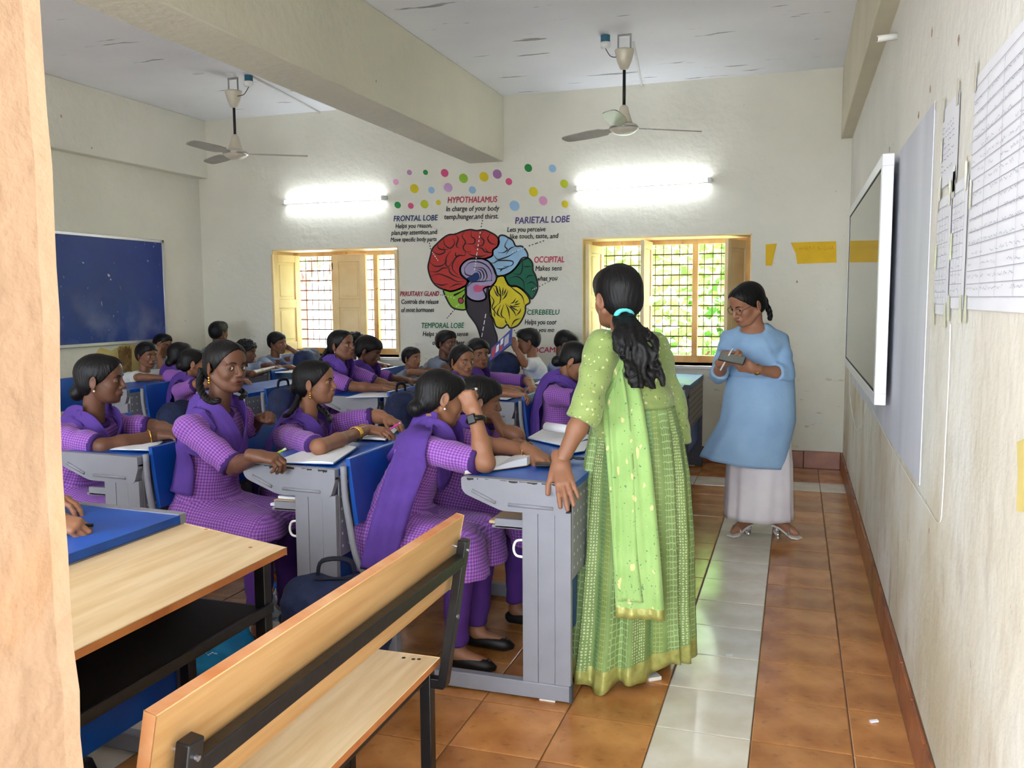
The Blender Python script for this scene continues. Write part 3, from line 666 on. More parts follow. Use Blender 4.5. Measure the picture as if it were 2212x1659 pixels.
def wall_sheet(name, label, y0, y1, z0, z1, rows, seed, ink, bow=.012, rule=0):
    t = thing(name, label, 'paper', (XR, (y0+y1)/2, z0), 'handwritten sheets on the right wall')
    n, k = 10, 12; v = []; R = np.random.default_rng(seed)
    for d in (0, .0006):
        for i in range(n+1):
            for j in range(k+1):
                a, c = i/n, j/k; v.append((XR-.0035-d-bow*.12*math.sin(a*math.pi)*math.sin(c*5+seed)**2, y0+(y1-y0)*a, z0+(z1-z0)*c))
    o = (n+1)*(k+1); f = [(o*e+i*(k+1)+j, o*e+(i+1)*(k+1)+j, o*e+(i+1)*(k+1)+j+1, o*e+i*(k+1)+j+1) for e in (0, 1) for i in range(n) for j in range(k)]
    MB().add(v, f).build('sheet', M['paper_wall'], t, smooth=True)
    x = XR-.0075
    scribble_lines(y0+.04, y1-.03, z0+.04, z1-.05, rows, seed, x, t, M[ink])
    if rule:
        g = MB()
        for r in range(rule+1):
            z = z0+.03+(z1-z0-.06)*r/rule; g.box(x-.0002, x, y0+.02, y1-.02, z-.0008, z+.0008)
        for yy in np.linspace(y0+.02, y1-.02, 5): g.box(x-.0002, x, yy-.0008, yy+.0008, z0+.03, z1-.03)
        tag(g.build('ruled_line', M['ink_grey'], t), kind='stuff')
    for yy, zz in ((y0+.02, z0), (y1-.02, z0), (y0+.02, z1), (y1-.02, z1), (y1-.02, (z0+z1)/2)): MB().box(x-.0004, x-.0001, yy-.014, yy+.014, zz-.035, zz+.035).build('clear_tape', M['tape'], t)
wall_sheet('chart_paper', 'large handwritten chart sheet nearest the camera on right wall', 1.72, 2.41, 1.44, 2.0, 17, 5, 'ink_grey', rule=16)
wall_sheet('chart_paper', 'narrow blue-inked chart sheet taped highest beside the grey panel', 2.62, 2.90, 1.79, 2.02, 9, 6, 'ink_blue')
wall_sheet('chart_paper', 'pencilled sheet taped low, left of the two small lower sheets', 2.68, 2.93, 1.42, 1.76, 12, 8, 'ink_grey', rule=8)
wall_sheet('chart_paper', 'pencilled sheet taped low, right of the two small lower sheets', 2.44, 2.66, 1.44, 1.775, 12, 9, 'ink_grey', rule=8)
def torn(name, label, pts):
    t = thing(name, label, 'paper', aty(pts[0][0], pts[0][1], YB))
    P = [aty(px, py, YB-.003) for px, py in pts]; n = len(P)
    v = P+[p-np.array([0, .002, 0]) for p in P]; f = [tuple(range(n, 2*n))]+[(i, (i+1) % n, n+(i+1) % n, n+i) for i in range(n)]
    MB().add(v, f).build('sheet', M['yellow_paper'], t); return t
torn('torn_yellow_paper', 'small torn strip of yellow paper on the back wall', [(1654, 528), (1678, 526), (1667, 574), (1654, 574)])
ty = torn('torn_yellow_paper', 'wide torn yellow paper strip with faint writing on back wall', [(1708, 524), (1806, 521), (1807, 567), (1722, 570), (1719, 548)])
R = np.random.default_rng(4); b = MB()
for px in np.arange(1722, 1800, 3.2):
    if R.random() < .15: continue
    P = [aty(px+R.uniform(-2, 3), 536+R.uniform(-5, 5), YB-.0056) for _ in range(4)]
    b.tube(P, .0012, 4)
tag(b.build('faint_writing', mat('faint_ink', (196, 150, 30), .8), ty), kind='stuff')
tag(MB().prism([(y, z) for y, z in [(6.05, .66), (6.25, 1.0), (6.32, 1.06), (6.45, 1.02), (6.6, 1.07), (6.85, 1.05), (6.98, .95), (6.9, .7), (6.6, .55)]], XL+.0005, XL+.002, 'x').build('yellow_paint_patch', M['yellow_stain']), 'yellow paint patch low on the left wall behind the broom', 'paint patch')
# cables, hooks and stubs on the right wall
def cable(label, pts, r=.0015, m='white_paint', x=XR-.006, cat='cable', name='hanging_string'):
    return tag(MB().tube(smooth_path([atx(px, py, x) for px, py in pts], 5), r, 6).build(name, M[m], smooth=True), label, cat)
cable('white string sagging along the right wall below the grey panel', [(1872, 855), (1905, 925), (1950, 1010), (2000, 1090), (2028, 1130), (2036, 1080), (2042, 960), (2050, 800), (2053, 700)])
cable('grey power lead looping below the screen', [(1876, 850), (1870, 890), (1862, 922), (1852, 930), (1846, 915), (1836, 850), (1836, 740), (1842, 640)], .003)
t = thing('pipe_stub', 'white pipe stub sticking out high on the right wall', 'pipe', atx(1935, 78, XR)); p = atx(1938, 78, XR)
MB().tube([p, p+np.array([-.05, -.01, -.005]), p+np.array([-.085, -.02, -.01])], [.016, .015, .015], 10).build('pipe', M['white_paint'], t, smooth=True)
MB().cyl(p+np.array([-.084, -.02, -.01]), p+np.array([-.087, -.02, -.01]), .010, n=10).build('bore', M['bark'], t)
R = np.random.default_rng(11); k = 0
for px, py in ((2014, 70), (2072, 85), (1922, 322), (1985, 250), (2010, 195), (2022, 230), (2090, 352)):
    p = atx(px, py, XR); b = MB(); n = 9
    v = [p+np.array([-.0022, math.cos(a)*.009*R.uniform(.4, 1.5), math.sin(a)*.012*R.uniform(.4, 1.5)]) for a in np.linspace(0, 2*math.pi, n, endpoint=False)]
    v += [p+np.array([-.0005, (q-p)[1]*1.2, (q-p)[2]*1.2]) for q in v]
    b.add(v, [tuple(range(n))]+[(i, (i+1) % n, n+(i+1) % n, n+i) for i in range(n)])
    tag(b.build('plaster_hole', mat('hole%d' % k, (150, 132, 116), .9)), 'chipped plaster hole on the right wall, '+('right of the pipe stub near the top edge', 'above the narrow chart, near the top edge', 'just above the screen', 'between screen and grey panel top', 'above the upper tip of the grey panel', 'at the upper corner of the grey panel', 'left of the big chart middle')[k], 'hole', 'plaster holes on the right wall'); k += 1
tag(MB().prism([(q[1], q[2]) for q in (atx(2222, 945, XR), atx(2199, 955, XR), atx(2201, 1030, XR), atx(2198, 1104, XR), atx(2222, 1108, XR))], XR-.002, XR-.0005, 'x').build('yellow_paint_patch', M['yellow_stain']), 'yellow paint patch low at the right edge of right wall', 'paint patch')
# ---------------------------------------------------------------- the painted brain and its lettering on the back wall
MU = thing('brain_mural', 'painted brain diagram with lettered captions and coloured dots on the back wall', 'mural', (-2.6, YB, 1.0))
PAINT = {k: mat('paint_'+k, c, .65, var=.12, vs=9, bump=.15, bs=16) for k, c in dict(red=(196, 52, 44), sky=(156, 196, 226), green=(10, 104, 74), yellow=(228, 208, 36), lilac=(172, 160, 194), navy=(20, 52, 110), pink=(214, 92, 130),
    stem=(58, 50, 56), lime=(150, 196, 50), black=(24, 22, 24), crimson=(196, 52, 84), violet=(86, 70, 130), darkred=(160, 28, 48), dgreen=(20, 110, 70), white=(236, 236, 232), dot_green=(30, 140, 62), dot_pink=(216, 84, 130),
    dot_mauve=(190, 140, 184), dot_rose=(226, 160, 196), dot_lilac=(204, 164, 204), dot_purple=(170, 116, 172), lemon=(196, 206, 40)).items()}
ML = [0]
def mz(x, y, lay): return aty(820+x*.26522, 340+y*.26522, YB-.0006-.0005*lay)
def blob(name, pts, colour, lay, sm=5):
    P = smooth_path([(a, b, 0) for a, b in pts], sm, True); tri = tessellate_polygon([[Vector(p) for p in P]])
    return MB().add([mz(p[0], p[1], lay) for p in P], [t for t in tri]).build(name, PAINT[colour], MU)
def stroke(name, pts, w, colour, lay, closed=False, sm=5, taper=False):
    P = np.array(smooth_path([(a, b, 0) for a, b in pts], sm, closed)); k = len(P); v = []
    for i in range(k):
        t = P[(i+1) % k]-P[i-1] if closed else P[min(i+1, k-1)]-P[max(i-1, 0)]; t = t/(np.linalg.norm(t)+1e-9); s = np.array([-t[1], t[0], 0])*w/2*(1 if not taper else max(.35, math.sin(math.pi*min(.97, max(.03, i/(k-1))))))
        v += [mz(*(P[i]-s)[:2], lay), mz(*(P[i]+s)[:2], lay)]
    n = k if closed else k-1; f = [(2*i, 2*i+1, 2*((i+1) % k)+1, 2*((i+1) % k)) for i in range(n)]
    return MB().add(v, f).build(name, PAINT[colour], MU)
red = [(415, 800), (430, 745), (470, 700), (520, 655), (565, 630), (615, 625), (680, 600), (740, 588), (790, 596), (850, 590), (905, 612), (950, 640), (973, 680), (962, 722), (925, 755), (918, 800), (870, 822), (800, 826), (730, 830), (680, 862), (658, 905), (668, 955), (712, 1000), (700, 1042), (650, 1070), (580, 1090), (520, 1075), (470, 1052), (430, 1010), (405, 950), (395, 890), (405, 840)]
sky = [(973, 645), (1010, 635), (1050, 655), (1085, 678), (1110, 722), (1160, 725), (1198, 768), (1205, 815), (1160, 840), (1120, 885), (1080, 925), (1040, 950), (990, 965), (950, 958), (925, 900), (890, 850), (862, 826), (916, 800), (922, 755), (962, 722)]
grn = [(1160, 822), (1210, 820), (1245, 862), (1250, 920), (1270, 962), (1286, 1030), (1280, 1090), (1240, 1152), (1212, 1120), (1170, 1080), (1120, 1052), (1060, 1045), (1022, 972), (1080, 930), (1120, 882)]
yel = [(960, 975), (1012, 968), (1052, 1040), (1110, 1047), (1170, 1085), (1214, 1140), (1222, 1182), (1190, 1207), (1186, 1260), (1160, 1322), (1122, 1370), (1064, 1390), (1040, 1362), (1002, 1390), (950, 1376), (925, 1312), (895, 1280), (902, 1200), (890, 1110), (910, 1060), (945, 1010)]
lil = [(655, 900), (690, 850), (750, 822), (820, 822), (890, 850), (930, 900), (950, 960), (945, 1010), (905, 1050), (880, 1055), (872, 1100), (862, 1150), (810, 1170), (750, 1160), (705, 1120), (700, 1060), (725, 1010), (690, 985), (660, 950)]
stem = [(708, 1142), (750, 1164), (812, 1172), (864, 1150), (860, 1110), (845, 1075), (886, 1062), (898, 1200), (912, 1292), (930, 1380), (958, 1490), (905, 1590), (848, 1580), (826, 1480), (790, 1370), (722, 1272), (700, 1200)]
lim = [(520, 1080), (580, 1092), (650, 1072), (700, 1048), (706, 1110), (700, 1150), (706, 1232), (650, 1240), (590, 1220), (550, 1160)]
for nm, p, c in (('temporal_lobe', lim, 'lime'), ('brain_stem', stem, 'stem'), ('frontal_lobe', red, 'red'), ('occipital_lobe', grn, 'green'), ('parietal_lobe', sky, 'sky'), ('cerebellum', yel, 'yellow'), ('inner_brain', lil, 'lilac')):
    ML[0] += 1; blob(nm, p, c, ML[0]); stroke('outline', p, 13, 'black', 9, True)
blob('pituitary_hollow', [(708, 985), (750, 962), (772, 942), (802, 940), (816, 980), (792, 1005), (742, 1016), (716, 1020)], 'navy', 9)
blob('hypothalamus_blob', [(765, 1052), (790, 1036), (830, 1045), (914, 1040), (914, 1055), (850, 1070), (822, 1095), (782, 1095), (766, 1076)], 'pink', 9)
circ = lambda x, y, r, n=12, e=1.06, a=.5: [(x+r*math.cos(t)*(1 if True else 1)+.12*r*math.sin(t), y+r*e*math.sin(t)) for t in np.linspace(0, 2*math.pi, n, endpoint=False)]
blob('gland_dot', circ(662, 1167, 21), 'crimson', 9); stroke('outline', circ(662, 1167, 21), 7, 'black', 10, True)
for p in ([(425, 760), (480, 790), (530, 770), (520, 730)], [(470, 705), (480, 740), (520, 752), (560, 748)], [(520, 660), (530, 710), (575, 740), (610, 700), (600, 660)], [(610, 628), (640, 660), (625, 720), (650, 740)], [(690, 605), (672, 640), (700, 690), (680, 730), (700, 765), (745, 770)],
          [(750, 598), (745, 640), (775, 665), (770, 700), (730, 705), (690, 700)], [(850, 597), (820, 640), (850, 680), (830, 720), (760, 720)], [(905, 618), (880, 660), (905, 700), (950, 710)], [(770, 735), (830, 740), (860, 770), (910, 775)], [(700, 770), (690, 800), (640, 800), (600, 850), (595, 910), (640, 960)],
          [(580, 760), (545, 810), (540, 870), (560, 890), (590, 850)], [(410, 850), (450, 885), (510, 880), (550, 840)], [(410, 930), (470, 930), (520, 900), (580, 910)], [(415, 970), (480, 950), (560, 975), (630, 1010), (690, 1010)], [(440, 1020), (500, 1040), (560, 1030)], [(570, 1060), (620, 1035), (680, 1030)], [(720, 780), (760, 800), (830, 805), (880, 790)], [(620, 770), (620, 800), (650, 810)], [(860, 740), (880, 770), (920, 780)], [(560, 890), (570, 930), (600, 960), (680, 990)],
          [(1048, 660), (1020, 720), (1040, 750), (1010, 775), (965, 775)], [(1108, 722), (1060, 745), (1030, 790)], [(925, 790), (960, 830), (1010, 820), (1060, 800), (1120, 760)], [(885, 855), (930, 860), (970, 840), (1080, 845), (1075, 880), (1010, 890)], [(950, 905), (1000, 908), (1070, 880)], [(980, 930), (1000, 908)],
          [(1160, 825), (1165, 890), (1145, 950), (1090, 945)], [(1240, 885), (1200, 890), (1170, 890)], [(1265, 960), (1215, 965), (1190, 990)], [(1060, 985), (1120, 970), (1170, 1010), (1180, 1080)], [(1284, 1050), (1240, 1015), (1200, 1030)], [(1280, 1095), (1240, 1080), (1250, 1050)],
          [(690, 905), (730, 860), (800, 850), (870, 880), (910, 940), (910, 1010)], [(690, 905), (700, 950), (750, 965), (770, 945)], [(770, 905), (830, 920), (850, 970), (830, 1010)], [(780, 920), (815, 935), (825, 975), (805, 1010)], [(765, 895), (845, 905), (875, 970), (850, 1015)], [(720, 1050), (760, 1015), (840, 1010), (920, 1000)], [(725, 1035), (700, 1070), (620, 1120), (610, 1118), (660, 1095), (705, 1070)], [(690, 1115), (670, 1150)], [(700, 1100), (676, 1150)],
          [(900, 1050), (945, 1050), (960, 1100), (985, 1130), (980, 1180), (960, 1200)], [(925, 1060), (955, 1120), (975, 1130)], [(950, 1045), (970, 1120)], [(975, 1050), (990, 1130)], [(1005, 1060), (1000, 1130)], [(1030, 1070), (1010, 1125)], [(1045, 1085), (1025, 1130), (1000, 1160)], [(1110, 1145), (1090, 1180), (1065, 1190)], [(1130, 1165), (1100, 1190)], [(1145, 1190), (1090, 1205)], [(1140, 1215), (1080, 1215), (1060, 1200)], [(900, 1120), (930, 1170), (915, 1220), (940, 1260)], [(960, 1200), (930, 1240), (965, 1290)], [(985, 1200), (960, 1270), (1000, 1310)], [(1010, 1200), (990, 1280), (1030, 1320)],
          [(1025, 1190), (1050, 1250), (1060, 1320)], [(1040, 1200), (1090, 1250), (1110, 1290)], [(1060, 1215), (1130, 1250)], [(940, 1300), (930, 1260)], [(1070, 1380), (1100, 1330), (1150, 1310)], [(1040, 1362), (1020, 1320)], [(1055, 1045), (1100, 1080), (1160, 1130), (1180, 1200)], [(1110, 1290), (1140, 1260), (1150, 1230)]):
    stroke('fold_line', p, 10.5, 'black', 10, taper=True)
def dashes(pts, c, n, lay=11, w=7):
    P = smooth_path([(a, b, 0) for a, b in pts], 12); k = len(P)-1
    for i in range(n):
        a = int(k*i/n); b = int(k*(i+.58)/n); b = max(b, a+1); stroke('dash', [P[a][:2], P[b][:2]], w, c, lay, sm=2)
for pts, c, n in (([(405, 695), (418, 760)], 'black', 3), ([(428, 770), (485, 855)], 'white', 5), ([(838, 510), (825, 580)], 'black', 3), ([(820, 605), (790, 800), (772, 930)], 'white', 11), ([(1340, 678), (1190, 730)], 'black', 5), ([(1180, 735), (1060, 780)], 'white', 5), ([(1375, 1012), (1285, 1060)], 'black', 4), ([(1280, 1062), (1235, 1085)], 'white', 3),
                  ([(495, 1120), (525, 1122)], 'black', 2), ([(530, 1124), (625, 1150)], 'white', 4), ([(612, 1238), (535, 1325)], 'black', 5), ([(645, 1200), (615, 1220)], 'white', 2), ([(865, 1275), (828, 1480)], 'white', 8), ([(1190, 1232), (1220, 1236)], 'black', 2), ([(1095, 1405), (1130, 1460)], 'black', 3)): dashes(pts, c, n)
def paint_text(txt, x0, x1, yb, h, colour, rise=0, bold=.0, low=False):
    cu = bpy.data.curves.new('lettering', 'FONT'); cu.body = txt; cu.size = 1; cu.offset = bold; cu.resolution_u = 3
    to = bpy.data.objects.new('lettering', cu); C.objects.link(to); bpy.context.view_layer.update()
    me = bpy.data.meshes.new_from_object(to.evaluated_get(bpy.context.evaluated_depsgraph_get())); bpy.data.objects.remove(to); bpy.data.curves.remove(cu)
    v = np.array([q.co[:] for q in me.vertices]); f = [tuple(p.vertices) for p in me.polygons]; bpy.data.meshes.remove(me)
    w_ = v[:, 0].max()-v[:, 0].min(); u = (v[:, 0]-v[:, 0].min())/w_; R = np.random.default_rng(len(txt)); t = v[:, 1]/.69
    X = x0+u*(x1-x0)+t*h*.10; Y = yb-t*h-u*rise+1.5*np.sin(u*17)
    mb = MB(); e = h*.028                                      # a broad brush: the same letter laid down a few times, a hair apart
    for q, (dx, dy) in enumerate(((-e, 0), (e, 0), (0, -e), (0, e))): mb.add([mz(a+dx, b+dy, 10+q*.2) for a, b in zip(X, Y)], f)
    return mb.build('lettering', PAINT[colour], MU)
for a in (('HYPOTHALAMUS', 555, 955, 370, 48, 'crimson', 6), ('In charge of your body', 543, 972, 438, 40, 'black', 6), ('temp,hunger,and thirst.', 525, 966, 502, 40, 'black', 4), ('FRONTAL LOBE', 115, 470, 520, 44, 'navy', 8), ('Helps you reason,', 130, 425, 576, 36, 'black', 6), ('plan.pay attention,and', 97, 465, 630, 36, 'black', 6), ('Move specific body parts', 90, 462, 686, 34, 'black', 4),
          ('PARIETAL LOBE', 1105, 1545, 540, 52, 'violet', 14), ('Lets you perceive', 1040, 1350, 606, 38, 'black', 4), ('like touch, taste, and', 1060, 1452, 662, 38, 'black', 6), ('OCCIPITAL', 1258, 1503, 856, 48, 'crimson', 2), ('Makes sens', 1270, 1482, 924, 40, 'black', 4), ('what you', 1275, 1445, 1006, 38, 'black', 6), ('PRRUITARY GLAND', 168, 482, 1130, 38, 'darkred', 2), ('Controls the release', 176, 478, 1192, 36, 'black', 0), ('of most hormones', 175, 442, 1260, 36, 'black', 2),
          ('TEMPORAL LOBE', 338, 684, 1389, 42, 'dgreen', 0), ('Helps you make sense', 352, 718, 1454, 36, 'black', 0), ('of what you hear', 430, 690, 1526, 38, 'black', 0), ('CEREBEELU', 1200, 1461, 1280, 40, 'dgreen', 0), ('Helps you coor', 1183, 1440, 1360, 40, 'black', 0), ('when you mo', 1195, 1420, 1422, 36, 'black', 0), ('HIPPOCAMPUS', 1118, 1535, 1592, 42, 'crimson', 6)):
    paint_text(*a)
for x, y, r, c in ((243, 122, 20, 'dot_mauve'), (374, 122, 20, 'dot_green'), (530, 127, 31, 'dot_pink'), (683, 170, 36, 'lime'), (850, 158, 37, 'yellow'), (958, 136, 36, 'dot_purple'), (1053, 197, 27, 'dot_pink'), (1211, 86, 31, 'dot_green'), (1408, 90, 30, 'sky'), (133, 200, 23, 'dot_rose'), (283, 254, 35, 'yellow'), (422, 267, 26, 'sky'), (559, 245, 35, 'dot_lilac'), (756, 265, 29, 'sky'), (1253, 280, 37, 'yellow'),
                   (1503, 214, 32, 'lemon'), (147, 388, 26, 'dot_green'), (254, 394, 23, 'dot_pink'), (366, 381, 32, 'lemon'), (479, 368, 20, 'yellow'), (1099, 394, 40, 'sky'), (1332, 353, 35, 'dot_rose'), (1510, 380, 28, 'yellow')):
    blob('painted_dot', circ(x, y, r, 14), c, 2, 3)
# ---------------------------------------------------------------- implicit modelling: bodies, heads, hands and clothes as smooth blended surfaces
def V3(*a): return np.array(a, float)
def nrm(v): v = np.asarray(v, float); return v/(np.linalg.norm(v)+1e-12)
class Field:
    def __init__(s, lo, hi, vox):
        s.vox = vox; s.lo = np.asarray(lo, float)-2*vox; n = np.ceil((np.asarray(hi, float)+2*vox-s.lo)/vox).astype(int)+1
        s.n = n; s.d = np.full(n, .5, np.float32); s.ax = [(s.lo[i]+vox*np.arange(n[i])).astype(np.float32) for i in range(3)]
    def block(s, lo, hi):
        a = np.clip(np.floor((np.asarray(lo)-s.lo)/s.vox).astype(int), 0, s.n); b = np.clip(np.ceil((np.asarray(hi)-s.lo)/s.vox).astype(int)+1, 0, s.n)
        sl = tuple(slice(a[i], b[i]) for i in range(3)); return sl, [s.ax[0][sl[0]][:, None, None], s.ax[1][sl[1]][None, :, None], s.ax[2][sl[2]][None, None, :]]
    def _mix(s, sl, d, k):
        o = s.d[sl]
        if o.size == 0: return
        if k <= 0: s.d[sl] = np.minimum(o, d); return
        h = np.clip(.5+.5*(o-d)/k, 0, 1); s.d[sl] = o+(d-o)*h-k*h*(1-h)
    def _cone_d(s, X, a, b, r1, r2, lat, sc):
        ba = b-a; L = float(ba@ba)+1e-9; p = [X[i]-np.float32(a[i]) for i in range(3)]
        h = np.clip((p[0]*ba[0]+p[1]*ba[1]+p[2]*ba[2])/L, 0, 1); q = [p[i]-h*np.float32(ba[i]) for i in range(3)]
        if lat is not None:
            t = (q[0]*lat[0]+q[1]*lat[1]+q[2]*lat[2])*np.float32(1-1/sc); q = [q[i]-t*np.float32(lat[i]) for i in range(3)]
        return np.sqrt(q[0]**2+q[1]**2+q[2]**2)-(r1+(r2-r1)*h)
    def cone(s, a, b, r1, r2=None, k=.02, lat=None, sc=1.0):
        a = np.asarray(a, float); b = np.asarray(b, float); r2 = r1 if r2 is None else r2; m = max(r1, r2)*max(1, sc)+k+3*s.vox
        sl, X = s.block(np.minimum(a, b)-m, np.maximum(a, b)+m); s._mix(sl, s._cone_d(X, a, b, r1, r2, lat, sc), k); return s
    def chain(s, pts, rs, k=.02, lat=None, sc=1.0):
        sc = sc if hasattr(sc, '__len__') else [sc]*len(pts)
        for i in range(len(pts)-1): s.cone(pts[i], pts[i+1], rs[i], rs[i+1], k, lat, sc[i])
        return s
    def _ell_d(s, X, c, R, rot=None):
        p = [X[i]-np.float32(c[i]) for i in range(3)]
        if rot is not None: p = [p[0]*rot[0][i]+p[1]*rot[1][i]+p[2]*rot[2][i] for i in range(3)]
        q = [p[i]/np.float32(R[i]) for i in range(3)]; g = np.sqrt(q[0]**2+q[1]**2+q[2]**2)
        w_ = [p[i]/np.float32(R[i]**2) for i in range(3)]; e = np.sqrt(w_[0]**2+w_[1]**2+w_[2]**2)+1e-9
        return g*(g-1)/e
    def ell(s, c, R, k=.01, rot=None):
        c = np.asarray(c, float); m = max(R)+k+3*s.vox; sl, X = s.block(c-m, c+m); s._mix(sl, s._ell_d(X, c, R, rot), k); return s
    def cut_ell(s, c, R, k=.005, rot=None):
        c = np.asarray(c, float); m = max(R)+k+2*s.vox; sl, X = s.block(c-m, c+m); d = -s._ell_d(X, c, R, rot); o = s.d[sl]
        h = np.clip(.5-.5*(o-d)/k, 0, 1); s.d[sl] = o+(d-o)*h+k*h*(1-h); return s
    def cut_plane(s, p, n, lo=None, hi=None):
        n = nrm(n); sl, X = s.block(s.lo-1 if lo is None else lo, s.lo+9 if hi is None else hi)
        d = (X[0]-p[0])*n[0]+(X[1]-p[1])*n[1]+(X[2]-p[2])*n[2]; s.d[sl] = np.maximum(s.d[sl], d); return s
    def merge(s, o, k=.02):
        s._mix(tuple(slice(None) for _ in range(3)), o.d, k); return s
    def sample(s, P):
        q = np.clip((P-s.lo)/s.vox, 0, s.n-1.001); i = np.floor(q).astype(int); f = q-i; out = 0
        for a in (0, 1):
            for b in (0, 1):
                for c in (0, 1):
                    w_ = (f[:, 0] if a else 1-f[:, 0])*(f[:, 1] if b else 1-f[:, 1])*(f[:, 2] if c else 1-f[:, 2]); out = out+w_*s.d[i[:, 0]+a, i[:, 1]+b, i[:, 2]+c]
        return out
    def grad(s, P):
        e = s.vox; g = np.stack([s.sample(P+np.eye(3)[i]*e)-s.sample(P-np.eye(3)[i]*e) for i in range(3)], 1); return g/(np.linalg.norm(g, axis=1)[:, None]+1e-9)
    def fit(s, P, off, it=6, lo=-.25, hi=.12):
        """push points that lie in or near the surface out to the distance off"""
        for _ in range(it):
            d = s.sample(P); g = s.grad(P); ok = (d > lo) & (d < off); P = P+g*np.where(ok, np.clip(off-d, 0, .03), 0)[:, None]
        return P
    def mesh(s):
        """surface nets"""
        d = s.d; n = s.n; ins = d < 0
        c = np.zeros(n-1, np.int8)
        for a in (0, 1):
            for b in (0, 1):
                for e in (0, 1): c += ins[a:n[0]-1+a, b:n[1]-1+b, e:n[2]-1+e]
        I = np.argwhere((c > 0) & (c < 8)); idx = np.full(n-1, -1, np.int32); idx[I[:, 0], I[:, 1], I[:, 2]] = np.arange(len(I))
        acc = np.zeros((len(I), 3)); cnt = np.zeros(len(I))
        for ax in range(3):
            o1, o2 = [(1, 2), (0, 2), (0, 1)][ax]
            for u in (0, 1):
                for v in (0, 1):
                    A = I.copy(); A[:, o1] += u; A[:, o2] += v; B = A.copy(); B[:, ax] += 1
                    da = d[A[:, 0], A[:, 1], A[:, 2]]; db = d[B[:, 0], B[:, 1], B[:, 2]]; m = (da < 0) != (db < 0)
                    t = np.where(m, da/np.where(m, da-db, 1), 0); P = A-I; P = P.astype(float); P[:, ax] += t
                    acc += P*m[:, None]; cnt += m
        vert = s.lo+s.vox*(I+acc/np.maximum(cnt, 1)[:, None]); F = []
        for ax in range(3):
            o1, o2 = [(1, 2), (2, 0), (0, 1)][ax]
            sa = [slice(None)]*3; sb = [slice(None)]*3; sa[ax] = slice(0, -1); sb[ax] = slice(1, None)
            A, B = ins[tuple(sa)], ins[tuple(sb)]; E = np.argwhere(A != B)
            ok = (E[:, o1] > 0) & (E[:, o2] > 0) & (E[:, o1] < n[o1]-1) & (E[:, o2] < n[o2]-1); E = E[ok]
            fl_ = A[E[:, 0], E[:, 1], E[:, 2]]
            def g(u, v): Q = E.copy(); Q[:, o1] += u; Q[:, o2] += v; return idx[Q[:, 0], Q[:, 1], Q[:, 2]]
            q = np.stack([g(-1, -1), g(0, -1), g(0, 0), g(-1, 0)], 1); q[~fl_] = q[~fl_][:, ::-1]; F.append(q)
        F = np.concatenate(F); return vert, F[(F >= 0).all(1)]
def relax(v, f, it=2, lam=.5):
    for _ in range(it):
        a = np.zeros_like(v); c = np.zeros(len(v))
        for i in range(4):
            j = (i+1) % 4; np.add.at(a, f[:, i], v[f[:, j]]); np.add.at(a, f[:, j], v[f[:, i]]); np.add.at(c, f[:, i], 1); np.add.at(c, f[:, j], 1)
        v = v+lam*(a/np.maximum(c, 1)[:, None]-v)
    return v
def vnormals(v, f):
    n = np.cross(v[f[:, 2]]-v[f[:, 0]], v[f[:, 3]]-v[f[:, 1]]); o = np.zeros_like(v)
    for i in range(4): np.add.at(o, f[:, i], n)
    return o/(np.linalg.norm(o, axis=1)[:, None]+1e-12)
def cloth_uv(v, f, prims):
    """per-corner coordinates that run round and along the nearest limb, so that woven checks follow the cloth"""
    D = []; 
    for (a, b, r, bias) in prims:
        a = np.asarray(a, float); b = np.asarray(b, float); ba = b-a; h = np.clip(((v-a)@ba)/(ba@ba), 0, 1); D.append(np.linalg.norm(v-a-h[:, None]*ba, axis=1)-r+bias)
    pick = np.argmin(np.array(D), 0); fp = pick[f[:, 0]]; uv = np.zeros(f.shape+(2,))
    for k, (a, b, r, bias) in enumerate(prims):
        m = fp == k
        if not m.any(): continue
        a = np.asarray(a, float); b = np.asarray(b, float); u, w_, d = rot_to(b-a); q = v[f[m]]-a
        ang = np.arctan2(q@w_, q@u); ang = ang[:, :1]+(ang-ang[:, :1]+np.pi) % (2*np.pi)-np.pi
        n = max(1, round(2*np.pi*r*1.15/CHK)); uv[m] = np.stack([ang/(2*np.pi)*n, (q@d)/CHK], -1)
    return uv
CHK = .0135
